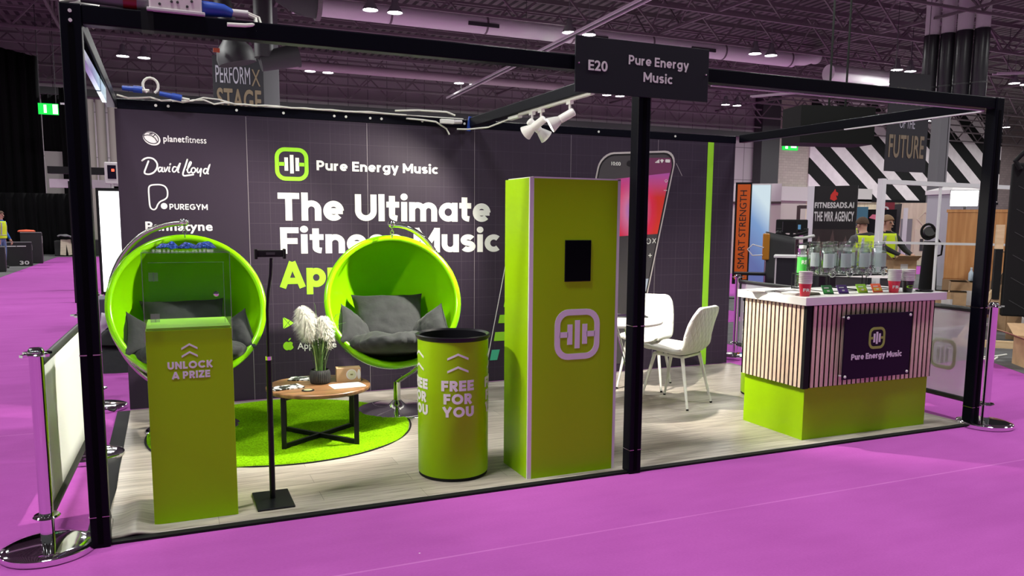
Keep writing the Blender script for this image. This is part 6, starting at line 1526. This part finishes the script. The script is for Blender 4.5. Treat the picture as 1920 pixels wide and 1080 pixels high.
    tag(MB().tube([(9.2, 2.0, .012), (9.05, 1.93, .012), (8.95, 1.98, .012), (9.0, 2.08, .012), (9.2, 2.06, .012), (9.5, 2.1, .012)], .012, 8).build('rope_loop', m_cable, smooth=True), 'white rope loop on the grey floor beside the carton', 'rope')
    # cartons
    carton('open_carton', 'large brown carton with paper label at the right edge of the view', (9.16, 1.34, 0), (.62, .5, .31), F(9.1, 1.2)+R(25), (150, 150, 160, 160))
    carton('open_carton', 'brown carton held between the two people in yellow vests', (10.71, 4.72, .72), (.36, .30, .28), R(-20), (150, 15, 140, 20))
    carton('open_carton', 'open carton with raised flaps right of the corner post, on top', (11.22, 2.85, .606), (.55, .42, .40), F(11, 3)+R(20), (120, 130, 135, 125), 'cartons by the wood cabinet')
    carton('open_carton', 'closed carton carrying the open one right of the corner post', (11.22, 2.85, 0), (.75, .5, .60), F(11, 3), (0, 0, 0, 0), 'cartons by the wood cabinet')
    carton('open_carton', 'small open carton lying near the timber brace', (11.72, 3.52, .0), (.45, .4, .35), R(-30), (110, 140, 100, 120), 'cartons by the wood cabinet')
    carton('open_carton', 'carton left of the corner post below the wood cabinet', (11.27, 4.28, 0), (.47, .36, .54), F(10.7, 3.8), (0, 0, 0, 0), 'cartons by the wood cabinet')
    carton('open_carton', 'smaller carton directly behind the translucent banner', (11.92, 4.46, 0), (.5, .4, .66), F(11.1, 3.8)+R(6), (0, 0, 0, 0), 'cartons by the wood cabinet')
    t = thing('spray_bottle', 'clear pale blue bottle standing on a carton by the cabinet', 'bottle', (11.92, 4.42, .672)); MB().lathe([(.032, 0), (.036, .01), (.036, .12), (.02, .15), (.014, .17), (.014, .19), (0, .19)], 16).build('bottle_body', M('pale_blue_plastic', (.45, .55, .65, 1), .3), t, smooth=True); MB().lathe([(.016, .19), (.016, .21), (0, .21)], 12).build('bottle_cap', m_white, t)
    tag(MB().grid(lambda u, v: Vector((10.62+.22*(u-.5), 2.55+.12*math.sin(u*4), .012+.34*v+.03*mnoise.noise(Vector((u*5, v*5, 1))))), 10, 10).build('plastic_wrap', m_lgrey, smooth=True, solid=.01), 'crumpled white wrapping leaning by the small open carton', 'wrapping')
right_background()

def left_background():
    bx = M('black_soft_box_cloth', (.008, .008, .009, 1), .6); side = M('black_vinyl_side', (.05, .045, .05, 1), .35)
    def plyo(loc, dims, rz, label):
        w, d, h = dims; t = thing('jump_box', label, 'jump box', loc, rz, 'soft jump boxes at the left')
        MB().box(-w/2, -d/2, 0, w/2, d/2, h).build('foam_block', [bx], t, bevel=.03); MB().box(w/2-.0, -d/2+.04, .04, w/2+.004, d/2-.04, h-.04).build('side_face', side, t)
        mb = MB(); mb.tube([(-w/2, -d/2, h-.01), (w/2, -d/2, h-.01)], .012, 6); mb.build('piping', m_grey, t); return t
    t = plyo((-4.02, 25.6, 0), (.76, .70, .77), R(8), 'black soft jump box numbered 30 at the left')
    letters('30', .02, .28, .05, .12, -.352, t, m_white, bold=.04, depth=.004); MB().box(-.34, -.356, .62, -.05, -.351, .65).box(-.03, -.356, .62, .22, -.351, .65).build('white_print', m_white, t); MB().box(.384, -.2, .5, .388, -.12, .68).build('white_print', m_white, t)
    t = plyo((-3.86, 27.3, 0), (.62, .95, 1.05), R(6), 'tall black soft jump box behind the one numbered 30'); MB().box(.314, -.3, .68, .318, .1, .92).build('white_label', m_lgrey, t)
    t = plyo((-4.20, 22.6, 0), (.60, .72, .72), R(8), 'black soft jump box cut by the left edge of the view'); MB().box(.304, -.22, .5, .308, -.14, .68).build('white_print', m_white, t)
    tag(MB().lathe([(.25, 0), (.27, .03), (.22, .07), (0, .09)], 20, (-3.98, 27.2, 1.05)).build('orange_disc', M('orange_rubber', (.7, .12, .06, 1), .5), smooth=True), 'orange rubber disc lying on the tall jump box', 'disc')
    t = thing('equipment_case', 'long low black case against the swagged curtain', 'case', (-2.6, 32.9, 0)); MB().box(-1.2, -.3, 0, .9, .3, .62).build('case_body', bx, t, bevel=.03); MB().box(-.2, -.32, .62, .9, .3, .66).build('case_lid', side, t)
    t = thing('folded_board', 'pale wooden folded board standing beside the black case', 'board', (-3.35, 32.4, 0), R(10)); MB().cbox((-.11, 0, .36), (.2, .05, .62), ry=R(4)).build('board_leaf', wood_mat('raw_pale_board', (.55, .47, .36, 1), (.7, .62, .48, 1), (1, 1, 4), 3, .6), t); MB().cbox((.11, 0, .36), (.18, .05, .62), ry=R(-8)).build('board_leaf', MATS.get('x') or bpy.data.materials['raw_pale_board'], t)
    tag(MB().grid(lambda u, v: Vector((-3.62+.75*u, 32.3+.25*(v-.5), .70+.22*math.sin(u*2.2+.5)-.2*u+.05*mnoise.noise(Vector((u*4, v*4, 0))))), 14, 8).build('grey_cloth', m_grey, smooth=True, solid=.05), 'grey cloth draped over the pale board', 'cloth')
    # lightbox and neighbours seen past the corner post
    t = thing('lightbox', 'tall glowing white lightbox left of the back wall', 'lightbox', (-.68, 13.2, 0), facing(-.7, 13.2))
    MB().box(-.17, 0, .02, .26, .12, 2.12).build('lightbox_case', m_rubber, t); MB().box(-.12, -.015, .12, .25, 0, 2.06).build('lit_face', M('lightbox_face', (1, 1, 1, 1), .5, emit=(.97, 1, 1, 1), estr=2.2), t)
    t = thing('control_screen', 'small white cased device with red light above the lightbox', 'device', (-.60, 13.26, 2.118), facing(-.7, 13)); MB().box(-.08, -.04, .08, .16, .04, .50).build('device_case', m_lgrey, t, bevel=.02); MB().box(-.03, -.048, .18, .12, -.04, .44).build('device_screen', m_plate, t); MB().box(.04, -.052, .32, .09, -.048, .37).build('red_light', M('red_led', (.8, .05, .02, 1), .4, emit=(1, .1, .05, 1), estr=2), t); MB().tube([(.04, 0, 0), (.04, 0, .09)], .03, 10).build('device_neck', m_lgrey, t)
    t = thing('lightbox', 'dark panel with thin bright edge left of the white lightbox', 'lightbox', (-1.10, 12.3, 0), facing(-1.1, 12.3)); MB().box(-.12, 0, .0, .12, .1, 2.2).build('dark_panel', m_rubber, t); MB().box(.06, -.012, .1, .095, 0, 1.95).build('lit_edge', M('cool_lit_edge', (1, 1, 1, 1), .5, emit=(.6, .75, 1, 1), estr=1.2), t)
    tag(MB().box(-1.75, 14.2, 2.42, -.3, 14.4, 2.56).box(-.45, 14.25, 0, -.35, 14.35, 2.45).build('stand_fascia', m_rubber), 'black crossbar over the lightbox stand at left', 'fascia')
    tag(MB().box(-1.75, 14.4, 2.15, -.3, 14.5, 2.32).box(-.6, 14.4, 0, -.5, 14.5, 2.2).build('stand_fascia', m_duct), 'pale crossbar below the black one at left', 'fascia')
    tag(MB().box(-.80, 8.3, 0, -.15, 8.9, .42).build('storage_case', M('blue_grey_case', (.045, .045, .075, 1), .6), bevel=.02), 'low blue grey case beyond the left barrier', 'case')
    # clothes heap beyond the left end of the wall
    t = thing('clothes_heap', 'heap of black jackets on the carpet behind the left barrier', 'clothes', (-.12, 5.0, 0))
    def lump(cx, cy, rx, ry, h, z0, sd): return lambda u, v: Vector((cx+rx*v*math.cos(u*6.283)*(1+.15*mnoise.noise(Vector((math.cos(u*6.283)*2, math.sin(u*6.283)*2, sd)))), cy+ry*v*math.sin(u*6.283), z0+h*(1-v**2.4)*(1+.3*mnoise.noise(Vector((v*4*math.cos(u*6.283), v*4*math.sin(u*6.283), sd))))))
    MB().grid(lump(0, 0, .42, .35, .30, .0, 1), 40, 12, True).build('jacket', m_fabric, t, smooth=True); MB().grid(lump(.05, .02, .32, .28, .16, .27, 5), 40, 12, True).build('jacket', m_rubber, t, smooth=True)
    MB().tube([(-.05, -.26, .40), (.05, -.30, .46), (.16, -.28, .49), (.28, -.2, .50)], .035, 8).tube([(-.02, -.28, .44), (.1, -.31, .50), (.25, -.25, .54)], .03, 8).build('beige_scarf', M('beige_cloth', (.42, .33, .22, 1), .8), t, smooth=True)
    t = thing('carrier_bag', 'white printed plastic bag standing behind the black jackets', 'bag', (-.27, 5.55, -.08)); MB().grid(lambda u, v: Vector((.0+.34*(u-.5)+.2*v*.6, .10*math.sin(u*3.14)*math.sin(v*3.14+.3), .10+.50*v+.06*mnoise.noise(Vector((u*4, v*4, 3))))), 18, 18).build('bag_film', M('white_carrier_film', (.66, .62, .70, 1), .35), t, smooth=True, solid=.02)
    MB().stroke([(-.02, .40), (.05, .47), (.10, .43), (.04, .36), (.12, .36)], .03, -.075, -.065).build('black_print', m_rubber, t)
left_background()
